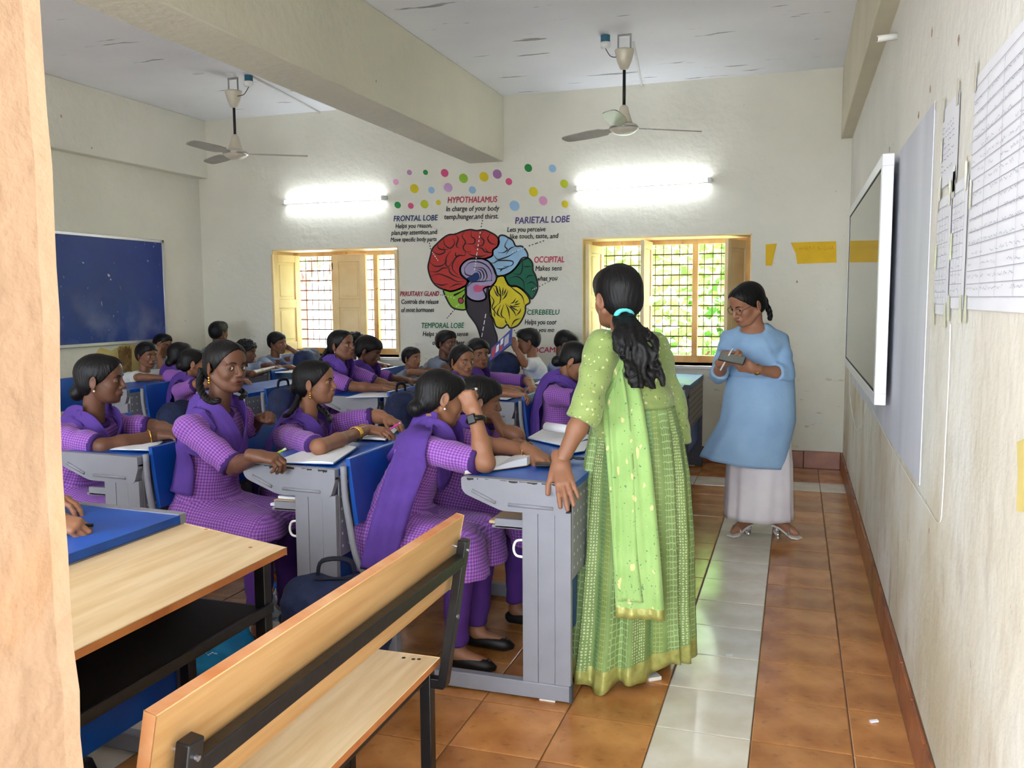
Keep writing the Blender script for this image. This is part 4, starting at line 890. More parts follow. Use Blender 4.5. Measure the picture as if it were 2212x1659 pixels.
# ---------------------------------------------------------------- head, built once per kind in its own frame (x forward, y left, z up)
def head_field(vox, male=False):
    F = Field((-.125, -.10, -.135), (.125, .10, .125), vox)
    F.ell((-.012, 0, .026), (.093, .071, .080), .01); F.ell((.022, 0, -.030), (.064, .0555, .078), .03)
    F.ell((.030, 0, -.066), (.046, .046, .040), .025)
    F.ell((.064, 0, -.095), (.022, .024, .016), .022)
    for s in (-1, 1):
        F.ell((.052, s*.036, -.030), (.026, .022, .026), .02)
        F.cone((-.005, s*.058, -.050), (.045, s*.034, -.086), .016, .014, .025)
    F.ell((.071, 0, .016), (.018, .046, .012), .016)
    F.ell((.050, 0, .050), (.040, .055, .040), .03)
    for s in (-1, 1): F.cut_ell((.094, s*.032, -.004), (.020, .020, .013), .012)
    F.cone((.086, 0, .004), (.1035, 0, -.030), .0075, .0105, .012); F.ell((.102, 0, -.0335), (.011, .010, .008), .006)
    for s in (-1, 1): F.ell((.092, s*.0125, -.0365), (.011, .0075, .0075), .005)
    F.ell((.080, 0, -.061), (.018, .028, .020), .012)
    F.ell((.0905, 0, -.0595), (.0080, .0205, .0050), .004); F.ell((.0890, 0, -.0690), (.0085, .0165, .0058), .004)
    F.cut_ell((.098, 0, -.0642), (.009, .0185, .0014), .0020)
    for s in (-1, 1):
        F.cut_ell((.103, s*.0065, -.0425), (.005, .003, .0025), .002)
        F.ell((.0725, s*.032, -.004), (.0150, .0158, .0135), .003)
        F.cut_ell((.088, s*.032, -.0048), (.013, .0150, .0052), .0018)
        rot = np.array([[1, 0, 0], [0, 1, 0], [0, 0, 1]], float); a = s*.45; rot = np.array([[math.cos(a), -math.sin(a), 0], [math.sin(a), math.cos(a), 0], [0, 0, 1]])
        F.ell((-.012, s*.0765, -.012), (.020, .0065, .031), .006, rot); F.cut_ell((-.010, s*.0835, -.010), (.0115, .0050, .019), .004, rot)
        F.ell((-.002, s*.0745, -.014), (.006, .005, .008), .004); F.ell((-.006, s*.0735, -.040), (.007, .0055, .009), .005)
    return F
def head_mesh(vox):
    F = head_field(vox); v, f = F.mesh(); v = relax(v, f, 1, .35); c = v[f].mean(1)
    lip = (((c[:, 0]-.091)/.016)**2+((c[:, 1])/.0205)**2+((c[:, 2]+.0645)/.0112)**2 < 1).astype(int)
    return v, f, lip
HEADS = {}
def get_head(vox):
    if vox not in HEADS: HEADS[vox] = head_mesh(vox)
    return HEADS[vox]
def hair_mesh(style, vox, seed=0):
    F = Field((-.17, -.125, -.17), (.13, .125, .155), vox)
    girl = style in ('girl', 'bun', 'pony')
    th = {'girl': .009, 'bun': .010, 'pony': .011, 'boy': .015, 'curly': .020, 'crop': .010, 'bob': .016}[style]
    F.ell((-.014, 0, .026), (.093+th, .073+th*.8, .080+th), .01)
    if girl or style == 'bob': F.ell((-.045, 0, -.030), (.058, .064+th*.3, .055), .03)
    else: F.ell((-.048, 0, -.020), (.054, .063, .048), .03)
    F.ell((.046, 0, .052), (.040+th*.9, .054+th*.7, .041+th), .02)
    if style == 'boy': F.ell((.035, 0, .082), (.055, .058, .030), .02)
    if style in ('bun', 'girl'): F.ell((-.098, 0, -.070), (.034, .046, .036), .02) if style == 'bun' else F.ell((-.108, 0, -.035), (.018, .035, .03), .02)
    sl, X = F.block(F.lo-1, F.lo+9); z = X[2]; yy = np.abs(X[1])
    if girl: zz = [-.2, -.105, -.07, -.03, .0, .03, .046, .055, .063, .13]; gg = [-.05, -.045, -.040, -.026, .008, .040, .060, .080, .125, .20]
    elif style == 'bob': zz = [-.2, -.09, -.05, -.02, .0, .03, .042, .052, .060, .13]; gg = [-.045, -.04, -.034, -.02, .02, .050, .068, .090, .130, .20]
    else: zz = [-.2, -.085, -.06, -.03, .0, .03, .044, .052, .062, .13]; gg = [-.13, -.09, -.060, -.030, .016, .050, .066, .084, .125, .20]
    g = np.interp(z+(9*yy**2 if girl else 3*yy**2)-(.019 if girl else 0), zz, gg)+(0 if girl else .012*np.sin(yy*70)); n_ = X[0]-g.astype(np.float32)
    F.d = np.maximum(F.d, n_.astype(np.float32)*.8)
    for s in (-1, 1): F.cut_ell((-.008, s*.088, -.016), (.023, .022, .032), .004)
    v, f = F.mesh(); v = relax(v, f, 1, .4); R = np.random.default_rng(seed); nn = vnormals(v, f)
    if girl: v = v-nn*(.0035*np.exp(-(v[:, 1]/.003)**2)*((v[:, 0] > -.03) & (v[:, 2] > .04)))[:, None]
    if style == 'curly':
        q = np.zeros(len(v))
        for k in range(24):
            w_ = R.normal(size=3)*90; q += np.sin(v@w_+R.uniform(0, 6))
        v = v+nn*(q*.0016)[:, None]
    else:
        az = np.arctan2(v[:, 1], v[:, 0]+.02); q = np.sin(az*37+np.sin(v[:, 2]*55+az*3)*2.4)*(.6+.4*np.sin(az*9+v[:, 2]*30))+.6*np.sin(az*83+v[:, 2]*30); v = v+nn*(q*(.0006 if girl else .0009))[:, None]
    return v, f
HAIRS = {}
def get_hair(style, vox):
    if (style, vox) not in HAIRS: HAIRS[(style, vox)] = hair_mesh(style, vox)
    return HAIRS[(style, vox)]
# ---------------------------------------------------------------- hands: right hand, wrist at the origin, fingers along +x, back of the hand +z, thumb at +y
def hand_mesh(pose, vox):
    F = Field((-.04, -.085, -.11), (.20, .10, .06), vox)
    F.cone((-.03, 0, 0), (.012, 0, 0), .0245, .026, .01, V3(0, 1, 0), 1.15)
    F.cone((.012, .014, 0), (.078, .022, .002), .0165, .0135, .012); F.cone((.012, .0, 0), (.082, .0, .003), .0165, .0135, .014); F.cone((.012, -.014, -.001), (.076, -.021, 0), .0155, .0125, .014)
    F.cone((.015, .022, -.010), (.045, .030, -.014), .017, .014, .014)
    bends = {'flat': ((.12, .15, .1), .0), 'relax': ((.40, .45, .30), .12), 'curl': ((.75, .95, .55), .25), 'fist': ((1.35, 1.55, .9), .5), 'pen': ((.65, 1.0, .45), .7)}[pose]
    base = [(.080, .024, .002, .0098, .070), (.085, .0075, .004, .0100, .078), (.081, -.009, .003, .0096, .072), (.073, -.024, .000, .0085, .057)]
    for i, (bx, by, bz, r, L) in enumerate(base):
        p = V3(bx, by, bz); a = 0; spread = (.10, .03, -.05, -.14)[i]*(1 if pose in ('flat', 'relax') else .3)
        extra = (0, .0, .06, .12)[i]*(1 if pose != 'flat' else 0)
        for j, (q, rr) in enumerate(zip((.44, .31, .25), (1, .93, .85))):
            a += bends[0][j]+extra; d = V3(math.cos(a)*math.cos(spread), math.sin(spread), -math.sin(a)); e = p+d*L*q*1.12
            F.cone(p, e, r*rr, r*rr*.92, .004); p = e
    if pose in ('fist', 'curl', 'pen'): T = [V3(.030, .034, -.012), V3(.062, .036, -.034), V3(.086, .018, -.043)]
    else: T = [V3(.030, .034, -.010), V3(.062, .056, -.022), V3(.090, .064, -.028)]
    F.cone(V3(.018, .022, -.008), T[0], .016, .0135, .012); F.cone(T[0], T[1], .0128, .0108, .006); F.cone(T[1], T[2], .0108, .0086, .004)
    v, f = F.mesh(); return relax(v, f, 1, .3), f
HANDS = {}
def get_hand(pose, vox):
    if (pose, vox) not in HANDS: HANDS[(pose, vox)] = hand_mesh(pose, vox)
    return HANDS[(pose, vox)]
def place_hand(pose, vox, wrist, d, back, right, sc):
    v, f = get_hand(pose, vox); d = nrm(d); b = np.asarray(back, float); b = nrm(b-d*(b@d)); y = np.cross(b, d)
    # thumb side is +y of the right hand frame (x,y,z right-handed: y = z cross x)
    vv = v*sc
    if right: V = wrist+vv[:, :1]*d+vv[:, 1:2]*y+vv[:, 2:]*b; return V, f
    V = wrist+vv[:, :1]*d-vv[:, 1:2]*y+vv[:, 2:]*b; return V, f[:, ::-1]
def head_basis(yaw, pitch, roll):
    y, p, r = (math.radians(a) for a in (yaw, pitch, roll))
    f = V3(math.cos(y)*math.cos(p), math.sin(y)*math.cos(p), -math.sin(p)); l = V3(-math.sin(y), math.cos(y), 0); u = np.cross(f, l)
    l2 = math.cos(r)*l+math.sin(r)*u; u2 = np.cross(f, l2); return np.stack([f, l2, u2])
# ---------------------------------------------------------------- people: shared builder
def uv_check(name, c1, c2, c3):
    m = mat(name, c1, .85, sheen=.1); n = m.node_tree.nodes; l = m.node_tree.links; b = n['Principled BSDF']
    u = n.new('ShaderNodeUVMap'); u.uv_map = 'cloth'; sx = n.new('ShaderNodeSeparateXYZ'); l.new(u.outputs[0], sx.inputs[0]); out = []
    for a in (0, 1):
        f = n.new('ShaderNodeMath'); f.operation = 'FRACT'; l.new(sx.outputs[a], f.inputs[0]); c = n.new('ShaderNodeMath'); c.operation = 'LESS_THAN'; c.inputs[1].default_value = .5; l.new(f.outputs[0], c.inputs[0]); out.append(c.outputs[0])
    s = n.new('ShaderNodeMath'); s.operation = 'ADD'; l.new(out[0], s.inputs[0]); l.new(out[1], s.inputs[1]); h = n.new('ShaderNodeMath'); h.operation = 'MULTIPLY'; h.inputs[1].default_value = .5; l.new(s.outputs[0], h.inputs[0])
    r = n.new('ShaderNodeValToRGB'); r.color_ramp.interpolation = 'CONSTANT'; r.color_ramp.elements[0].color = lin(c1); e = r.color_ramp.elements.new(.4); e.color = lin(c2); r.color_ramp.elements[2].position = .9; r.color_ramp.elements[2].color = lin(c3)
    l.new(h.outputs[0], r.inputs[0]); l.new(r.outputs[0], b.inputs['Base Color'])
    nb = n.new('ShaderNodeTexNoise'); nb.inputs['Scale'].default_value = 18; bp = n.new('ShaderNodeBump'); bp.inputs['Strength'].default_value = .35; bp.inputs['Distance'].default_value = .01
    tc = n.new('ShaderNodeTexCoord'); l.new(tc.outputs['Object'], nb.inputs['Vector']); l.new(nb.outputs[0], bp.inputs['Height']); l.new(bp.outputs[0], b.inputs['Normal']); return m
uv_check('check', (172, 112, 192), (140, 84, 168), (104, 60, 140))
mat('scarf', (92, 60, 150), .85, rgb2=(78, 48, 128), vs=6, bump=.25, bs=30); mat('plum', (66, 34, 104), .85, var=.2, vs=8, bump=.2, bs=30)
mat('salwar', (78, 40, 118), .9, var=.2, vs=6, bump=.3, bs=14)
mat('shirt_white', (208, 210, 206), .85, var=.06, vs=6, bump=.3, bs=16); mat('shirt_blue', (150, 164, 190), .85, var=.08, vs=6, bump=.3, bs=16); mat('shirt_grey', (120, 130, 146), .85, var=.1, vs=6, bump=.3, bs=16)
mat('collar_dark', (46, 48, 62), .85); mat('trouser_navy', (30, 34, 56), .9, var=.2, vs=8)
mat('hair', (13, 11, 12), .5, spec=.35, bump=.3, bs=90, stretch=(1, 1, .25)); mat('brow', (22, 16, 15), .7)
mat('eye_white', (222, 216, 208), .15); mat('eye_dark', (28, 16, 12), .08); mat('gold', (224, 176, 80), .25, metal=1); mat('pearl', (240, 236, 228), .2)
mat('shoe_black', (22, 20, 20), .5); mat('watch_black', (14, 14, 15), .35)
SKINS = {}
def skin(tone):
    if tone not in SKINS:
        SKINS[tone] = (mat('skin_%d_%d_%d' % tone, tone, .5, var=.10, vs=18, bump=.03, bs=200), mat('lip_%d_%d_%d' % tone, (int(tone[0]*.82+16), int(tone[1]*.66+8), int(tone[2]*.72+10)), .42))
    return SKINS[tone]
DARK, MID, TAN, FAIR = (110, 72, 52), (128, 84, 60), (150, 102, 74), (176, 124, 92)
def wrinkle(v, f, amp, seed, k=55):
    R = np.random.default_rng(seed); n = vnormals(v, f); q = np.zeros(len(v))
    for _ in range(5):
        a = R.normal(size=3)*k*.6; a[2] += R.choice([-1, 1])*k*.7; b = R.normal(size=3)*18; q += np.sin(v@a+2.2*np.sin(v@b+R.uniform(0, 6)))
    return v+n*(q*amp*.4)[:, None]
def rope(mb, path, r0, r1, twist=70, n=7):
    """a plait: three strands wound along a path"""
    P = smooth_path(path, 10); L = np.cumsum([0]+[np.linalg.norm(P[i+1]-P[i]) for i in range(len(P)-1)])
    for s in range(3):
        Q = []; rr = []
        for i, p in enumerate(P):
            t = nrm(P[min(i+1, len(P)-1)]-P[max(i-1, 0)]); u, w_, _ = rot_to(t); e = i/(len(P)-1); r = r0+(r1-r0)*e; a = L[i]*twist+s*2.094
            Q.append(p+(u*math.cos(a)+w_*math.sin(a)*.7)*r*.55); rr.append(r*.62*(1 if e < .93 else max(.25, (1-e)/.07)))
        mb.tube(Q, rr, n)
def ribbon(path, width, F, off, axis, n=8, fold=.004, m=9, narrow=None):
    """a strip of cloth laid along a path and pushed out of the garment below"""
    P = np.array(smooth_path(path, n)); V = []; k = len(P); A, Bx = axis
    for i, p in enumerate(P):
        t = nrm(P[min(i+1, k-1)]-P[max(i-1, 0)]); ab = Bx-A; h = np.clip((p-A)@ab/(ab@ab), -.3, 1.02); o = nrm(p-A-h*ab+1e-6); o = nrm(o-t*(o@t)); s = np.cross(t, o); w_ = width if narrow is None else np.interp(i/(k-1), [0, 1], [width, narrow])
        for j in range(m): a = j/(m-1)-.5; V.append(p+s*a*w_+o*fold*math.sin(j*2.4+i*.15))
    V = np.array(V)
    if F is not None: V = F.fit(V, off); V = V+0
    f = np.array([(i*m+j, i*m+j+1, (i+1)*m+j+1, (i+1)*m+j) for i in range(k-1) for j in range(m-1)]); return V, f
def thicken(o, t=.004):
    s = o.modifiers.new('thickness', 'SOLIDIFY'); s.thickness = t; s.offset = 0; return o
def eyes_brows(root, H, B, hs, gaze, small=False):
    for s in (-1, 1):
        c = H+hs*(V3(.0718, s*.032, -.0045)@B); g = nrm(gaze if gaze is not None else B[0]); u, w_, d = rot_to(g); n, m = (14, 12); v = [c+d*.0130*hs]; f = []; mi = []
        for i in range(1, m):
            t = math.pi*i/m
            for j in range(n): a = 2*math.pi*j/n; v.append(c+hs*.0130*(math.cos(t)*d+math.sin(t)*(math.cos(a)*u+math.sin(a)*w_)))
        v.append(c-d*.0130*hs)
        for j in range(n): f.append((0, 1+j, 1+(j+1) % n)); mi.append(1)
        for i in range(m-2):
            for j in range(n): f.append((1+i*n+j, 1+(i+1)*n+j, 1+(i+1)*n+(j+1) % n, 1+i*n+(j+1) % n)); mi.append(1 if i < 1 else 0)
        for j in range(n): f.append((len(v)-1, 1+(m-2)*n+(j+1) % n, 1+(m-2)*n+j)); mi.append(0)
        obj('eye', v, f, None, root, smooth=True, mats=[M['eye_white'], M['eye_dark']], mi=mi)
        P = [V3(.0905, s*.013, .0135), V3(.0915, s*.023, .0185), V3(.0845, s*.036, .0195), V3(.070, s*.051, .012)]
        P = [H+hs*(p@B) for p in smooth_path(P, 4)]; MB().tube(P, [hs*.0040*w_ for w_ in np.interp(np.linspace(0, 1, len(P)), [0, .3, .7, 1], [.7, 1, .9, .3])], 6, flat=.8).build('eyebrow', M['brow'], root, smooth=True)
def join(parts):
    v = []; f = []; n = 0
    for a, b in parts: v.append(a); f.append(b+n); n += len(a)
    return np.concatenate(v), np.concatenate(f)
def person_head(root, H, B, hs, style, tone, vox, body_parts, gaze=None, hairs=()):
    """adds the head to the list of body surfaces, builds hair, eyes and brows"""
    v, f, lip = get_head(vox); body_parts.append((H+hs*(v@B), f)); hv, hf = get_hair(style, vox*1.25)
    hair = [(H+hs*(hv@B), hf)]
    o = obj('hair', *join(hair), M['hair'], root, smooth=True)
    for mb in hairs: mb.build('plait' if not getattr(mb, 'nm', None) else mb.nm, M['hair'], o, smooth=True)
    eyes_brows(root, H, B, hs, gaze); return lip
def limb_body(F, N, H, B, hs, sh, el, wr, P, T, s, lat, legs, ws=1.0):
    F.cone(N-V3(0, 0, .05), H+hs*(V3(-.025, 0, -.045)@B), .050*s, .047*hs, .03)
    F.cone(P+.1*T, P+.80*T, .080*s, .085*s, .03, lat, 1.35)
    for k in (0, 1):
        F.cone(P+.90*T, sh[k], .050*s, .043*s, .04); F.cone(sh[k], el[k], .042*s, .035*s, .02); F.cone(el[k], el[k]+.35*(wr[k]-el[k]), .036*s, .035*s, .02); F.cone(el[k]+.35*(wr[k]-el[k]), wr[k], .035*s, .0245*s, .02)
        if legs:
            h, kn, an, toe = legs[k]; F.cone(h, kn, .068*s, .050*s, .03); F.cone(kn, an, .048*s, .033*s, .02); F.cone(an-V3(0, 0, .02), toe, .032*s, .022*s, .02)
SEED = [0]
def student(label, kind, head, seat, yaw=0, pitch=0, roll=0, hs=.95, s=.92, tone=MID, style=None, face=0, gaze=None, R=None, L=None, vox=.011, hv=.0034, neck=None, pelvis=None,
            shw=None, shirt='shirt_grey', braids=(), earring=None, hem=True, tails=(1, 1), watch=None, bangle=None, glasses=False, legs_on=True, tail_path=None, standing=False, sleeve=(.93, .93), hemz=.385):
    """head: world point; seat: (x of the front edge of the desk unit, y); face: which way the body turns (0 = towards the screen wall)"""
    SEED[0] += 1; sd = SEED[0]; H = np.asarray(head, float); a = math.radians(face); Fw = V3(math.cos(a), math.sin(a), 0); lat = V3(-math.sin(a), math.cos(a), 0); B = head_basis(yaw, pitch, roll)
    P = V3(seat[0]-.74, seat[1], .535) if pelvis is None else np.asarray(pelvis, float)
    N = H-V3(0, 0, .165*hs)-Fw*.035 if neck is None else np.asarray(neck, float); T = N-P
    latT = nrm(lat-nrm(T)*(lat@nrm(T))); shw = (.165 if kind == 'girl' else .16)*s/.92 if shw is None else shw
    sm = N-nrm(T)*.045*s; sh = [sm-latT*shw, sm+latT*shw]
    el, wr, hd = [], [], []
    for k, A in enumerate((R, L)):
        sg = -1 if k == 0 else 1
        if A is None: A = {}
        e = A.get('el'); e = sh[k]+Fw*.17*s+lat*sg*.05+V3(0, 0, -.19*s) if e is None else np.asarray(e, float)
        if A.get('el') is None: e[2] = max(e[2], .855)
        w_ = A.get('wr'); w_ = e+Fw*.20*s-lat*sg*.06+V3(0, 0, -.005) if w_ is None else np.asarray(w_, float)
        if A.get('wr') is None: w_[2] = max(.842, w_[2]) if not standing else w_[2]
        el.append(e); wr.append(w_); hd.append((A.get('pose', 'relax'), A.get('dir'), A.get('back', V3(0, 0, 1))))
    legs = []
    for sg in (-1, 1):
        h = P+lat*sg*.085*s-V3(0, 0, .01)
        if standing: kn = V3(h[0], h[1], .46)+Fw*.01; an = V3(h[0], h[1], .08); 
        else: kn = h+Fw*.37*s+lat*sg*.03+V3(0, 0, -.025); an = V3(kn[0], kn[1], .08)-Fw*.02
        legs.append((h, kn, an, V3(an[0], an[1], .035)+Fw*.13*s))
    base = (P[0], P[1], 0); root = thing('person', label, 'person', base)
    allp = [P, N, H]+sh+el+wr+[q for l_ in legs for q in l_]; lo = np.min(allp, 0)-.17; hi = np.max(allp, 0)+.17
    F = Field(lo, hi, vox); limb_body(F, N, H, B, hs, sh, el, wr, P, T, s, latT, legs)
    bv, bf = F.mesh(); parts = [(bv, bf)]; S1, S2 = skin(tone); st = style or ('girl' if kind == 'girl' else 'boy'); mbs = []
    for path, r0, r1 in braids:
        b = MB(); rope(b, path, r0, r1); mbs.append(b)
    lip = person_head(root, H, B, hs, st, tone, hv, parts, gaze, mbs)
    for k in (0, 1):
        d = nrm(wr[k]-el[k]) if hd[k][1] is None else hd[k][1]; parts.append(place_hand(hd[k][0], hv*.95, wr[k]-nrm(d)*.004, d, hd[k][2], k == 0, s*.98))
    v, f = join(parts); mi = np.zeros(len(f), int); mi[len(bf):len(bf)+len(lip)] = lip
    obj('body', v, f, None, root, smooth=True, mats=[S1, S2], mi=mi)
    # ---- clothes
    G = Field(lo, hi, vox*.95); gir = kind == 'girl'; up = nrm(T)
    hips = [P-V3(0, 0, .02), P+.22*T, P+.45*T, P+.74*T, P+.93*T]; rs = [.118*s, .112*s, .100*s, .108*s, .066*s]
    G.chain(hips, rs, .04, latT, [1.32, 1.28, 1.28, 1.45, 1.6])
    if gir: G.cone(P+.66*T+Fw*.045, P+.70*T+Fw*.05, .072*s, .072*s, .04, latT, 1.35)
    G2 = Field(lo, hi, vox*.95)
    for k in (0, 1):
        G.cone(P+.90*T, sh[k], .060*s, .058*s, .04); e = el[k]; w_ = wr[k]
        if gir:
            q = sleeve[k]; c = sh[k]+(e-sh[k])*q; dn = nrm(e-sh[k]); G2.cone(sh[k], sh[k]+(e-sh[k])*.6, .059*s, .054*s, .03); G2.cone(sh[k]+(e-sh[k])*.6, c+dn*.05, .054*s, .056*s, .02); G2.cut_plane(c, dn, c-.10+dn*.05, c+.10+dn*.07)
        else:
            c = sh[k]+(e-sh[k])*.72; dn = nrm(e-sh[k]); G2.cone(sh[k], c, .060*s, .066*s, .03); G2.cone(c, c+dn*.06, .066*s, .068*s, .01); G2.cut_plane(c, dn, c-.1+dn*.05, c+.1+dn*.10)
    G.merge(G2, .025)
    if gir and not standing:
        for k in (0, 1): h, kn, an, toe = legs[k]; G.cone(h, kn-V3(0, 0, .005), .100*s, .085*s, .05, lat, 1.15)
        G.cone(P+V3(0, 0, .0), (legs[0][1]+legs[1][1])/2, .085*s, .075*s, .05, lat, 1.7)
        if hem:
            for k in (0, 1): h, kn, an, toe = legs[k]; G.cone(kn+Fw*.02, kn+Fw*.035-V3(0, 0, .10), .078*s, .085*s, .03, lat, 1.2); G.cone(h-Fw*.02, h-V3(0, 0, .13)+lat*(-.04 if k == 0 else .04), .09*s, .085*s, .04)
            G.cut_plane(V3(0, 0, hemz), V3(0, 0, -1))
    else: G.cut_plane(P-V3(0, 0, .10), V3(0, 0, -1))
    G.cut_plane(N+up*.012, up, N-.095, N+.10)
    gv, gf = G.mesh(); gv = relax(gv, gf, 1, .4); prims = [(P, N, .13*s, 0)]
    for k in (0, 1): prims += [(sh[k], el[k], .058*s, .0), (el[k], wr[k], .05*s, 0)]
    for k in (0, 1): prims += [(legs[k][0], legs[k][1], .1*s, .015), (legs[k][1]+Fw*.05-V3(0, 0, .01), legs[k][1]+Fw*.05-V3(0, 0, .2), .085*s, .0)]
    uv = cloth_uv(gv, gf, prims); cen = gv[gf].mean(1); mi = np.zeros(len(gf), int)
    if gir:
        for k in (0, 1):
            c = sh[k]+(el[k]-sh[k])*sleeve[k]; dn = nrm(el[k]-sh[k]); t = (cen-c)@dn; mi[(t > -.022) & (np.linalg.norm(cen-c, axis=1) < .085)] = 1
    gv = wrinkle(gv, gf, .0032, sd)
    obj('kurta' if gir else 'shirt', gv, gf, None, root, smooth=True, mats=[M['check'], M['plum']] if gir else [M[shirt]], mi=mi, uv=uv)
    n_ = MB(); ring = []
    for j in range(20):
        an_ = 2*math.pi*j/20; ring.append(N+up*.006+(math.cos(an_)*Fw*.058+math.sin(an_)*latT*.066)*s/.92-up*.020*max(0, math.cos(an_))+nrm(H-N)*.004)
    n_.tube(ring, .013*s, 8, closed=True); n_.build('collar', M['plum'] if gir else M['collar_dark' if shirt == 'shirt_grey' else shirt], root, smooth=True)
    if gir:
        Fs = []; ax = (P, N); top = [N+(sh[k]-N)*.55+up*.055*s for k in (0, 1)]
        mid = P+.52*T+Fw*.155*s
        Fs.append(ribbon([top[0]-Fw*.02, top[0]+Fw*.055-up*.02, P+.80*T+Fw*.125*s-latT*.062, mid, P+.80*T+Fw*.125*s+latT*.062, top[1]+Fw*.055-up*.02, top[1]-Fw*.02], .105*s, G, .009, ax))
        for k in (0, 1):
            if not tails[k]: continue
            sg = -1 if k == 0 else 1
            pts = [top[k]+Fw*.02, top[k]-Fw*.045-up*.01, P+.70*T-Fw*.13*s+latT*sg*.10, P+.40*T-Fw*.14*s+latT*sg*.125, P+.10*T-Fw*.13*s+latT*sg*.14, P-V3(0, 0, .10)-Fw*.10*s+latT*sg*.15]
            if tail_path is not None and k == 0: pts = [top[k]+Fw*.02, top[k]-Fw*.03]+tail_path
            Fs.append(ribbon(pts, .14*s, G, .019, ax, fold=.006))
        fv, ff = join(Fs); thicken(obj('scarf', fv, ff, M['scarf'], root, smooth=True))
    if legs_on:
        Q = Field(lo, hi, vox*1.3)
        for k in (0, 1): h, kn, an, toe = legs[k]; Q.cone(h, kn, .084*s, .068*s, .04); Q.cone(kn, an+V3(0, 0, .03), .070*s, .050*s, .03)
        Q.cut_plane(V3(0, 0, .105), V3(0, 0, -1)); qv, qf = Q.mesh(); obj('trousers', wrinkle(qv, qf, .004, sd+50, 30), qf, M['salwar' if gir else 'trouser_navy'], root, smooth=True)
        for k in (0, 1):
            h, kn, an, toe = legs[k]; b = MB(); c = (an+toe)/2; dr = nrm((toe-an)*V3(1, 1, 0)); o = V3(an[0], an[1], 0)
            b.tube([o-dr*.045+V3(0, 0, .03), o-dr*.03+V3(0, 0, .034), o+dr*.06+V3(0, 0, .033), o+dr*.13+V3(0, 0, .028), o+dr*.165+V3(0, 0, .022)], [.018, .034, .037, .034, .012], 10, flat=.85); b.build('shoe', M['shoe_black'], root, smooth=True)
    if earring:
        for sg in (-1, 1):
            c = H+hs*(V3(-.004, sg*.0815, -.050)@B); b = MB(); b.sphere(c, .0055 if earring != 'pearl' else .0048, 8, 6)
            if earring == 'jhumka': b.sphere(c-V3(0, 0, .012), (.006, .006, .008), 8, 6); b.lathe([(.003, 0), (.008, -.012), (.001, -.013)], c-V3(0, 0, .014), 10)
            b.build('earring', M['pearl' if earring == 'pearl' else 'gold'], root, smooth=True)
    if bangle:
        for k, fr_, n in bangle:
            d = nrm(wr[k]-el[k]); u, w_, _ = rot_to(d)
            for j in range(n):
                c = wr[k]-d*(fr_+.011*j); rr = .031*s+.004; MB().tube([c+rr*(math.cos(t)*u+math.sin(t)*w_) for t in np.linspace(0, 2*math.pi, 20, endpoint=False)], .0028, 6, closed=True).build('bangle', M['gold'], root, smooth=True)
    if watch is not None:
        k = watch; d = nrm(wr[k]-el[k]); c = wr[k]-d*.035; wu = nrm(np.asarray(hd[k][2])-d*(np.asarray(hd[k][2])@d)); sv = np.cross(d, wu)
        b = MB(); b.tube([c+.031*s*(math.cos(t)*wu+math.sin(t)*sv) for t in np.linspace(0, 2*math.pi, 24, endpoint=False)], .0105, 8, closed=True, flat=1); b.build('watch_strap', M['watch_black'], root, smooth=True)
        MB().obox(c+wu*.036*s, (d, sv, wu), (.019, .017, .006)).build('watch_face', M['watch_black'], root, bev=.004)
    if glasses: spectacles(root, H, B, hs)
    return dict(root=root, H=H, B=B, N=N, P=P, T=T, wr=wr, el=el, sh=sh, Fw=Fw, lat=latT, G=G)
def spectacles(root, H, B, hs, m='rod_black'):
    b = MB()
    for s in (-1, 1):
        c = V3(.098, s*.032, -.006); b.tube([H+hs*((c+V3(-.006*abs(math.cos(t)), .025*math.cos(t), .019*math.sin(t)))@B) for t in np.linspace(0, 2*math.pi, 20, endpoint=False)], .0013, 6, closed=True)
        b.tube([H+hs*(q@B) for q in (V3(.092, s*.057, .0), V3(.06, s*.073, .004), V3(-.012, s*.078, .006), V3(-.03, s*.074, -.012))], .0012, 6)
    b.tube([H+hs*(q@B) for q in (V3(.099, .009, -.002), V3(.103, 0, .001), V3(.099, -.009, -.002))], .0012, 6)
    b.build('spectacles', M[m], root, smooth=True)
# ---------------------------------------------------------------- the pupils
A_ = aty
def W_(px, py, z=.85): return atz(px, py, z)
toCam = lambda p: nrm(CP-np.asarray(p))
UPX = V3(0, 0, 1)
# near row -------------------------------------------------------
H = A_(953, 858, 3.25)
G1 = student('person in purple checked uniform leaning on one elbow, black smartwatch on raised wrist', 'girl', H, (-.745, 3.2), yaw=42, pitch=16, roll=-6, tone=TAN, style='bun', vox=.0085, hv=.0028, s=.98, hs=.99,
    pelvis=(-1.60, 3.20, .53), neck=A_(938, 938, 3.235), shw=.165, R=dict(el=A_(1049, 1000, 3.0), wr=A_(1024, 888, 3.05), pose='fist', dir=nrm(V3(-.42, .10, .75)), back=nrm(V3(-.1, -1, .1))),
    L=dict(el=A_(1050, 985, 3.42)+V3(0, 0, .05), wr=W_(1148, 975, .862), pose='relax', dir=nrm(V3(.8, -.15, -.35)), back=V3(.3, -.3, 1)), earring='pearl', watch=0, bangle=[(1, .02, 1)], tails=(1, 1),
    tail_path=[A_(890, 985, 2.99), A_(862, 1060, 2.97), A_(835, 1150, 2.96), A_(815, 1235, 2.96)])
H = A_(1037, 864, 3.74)
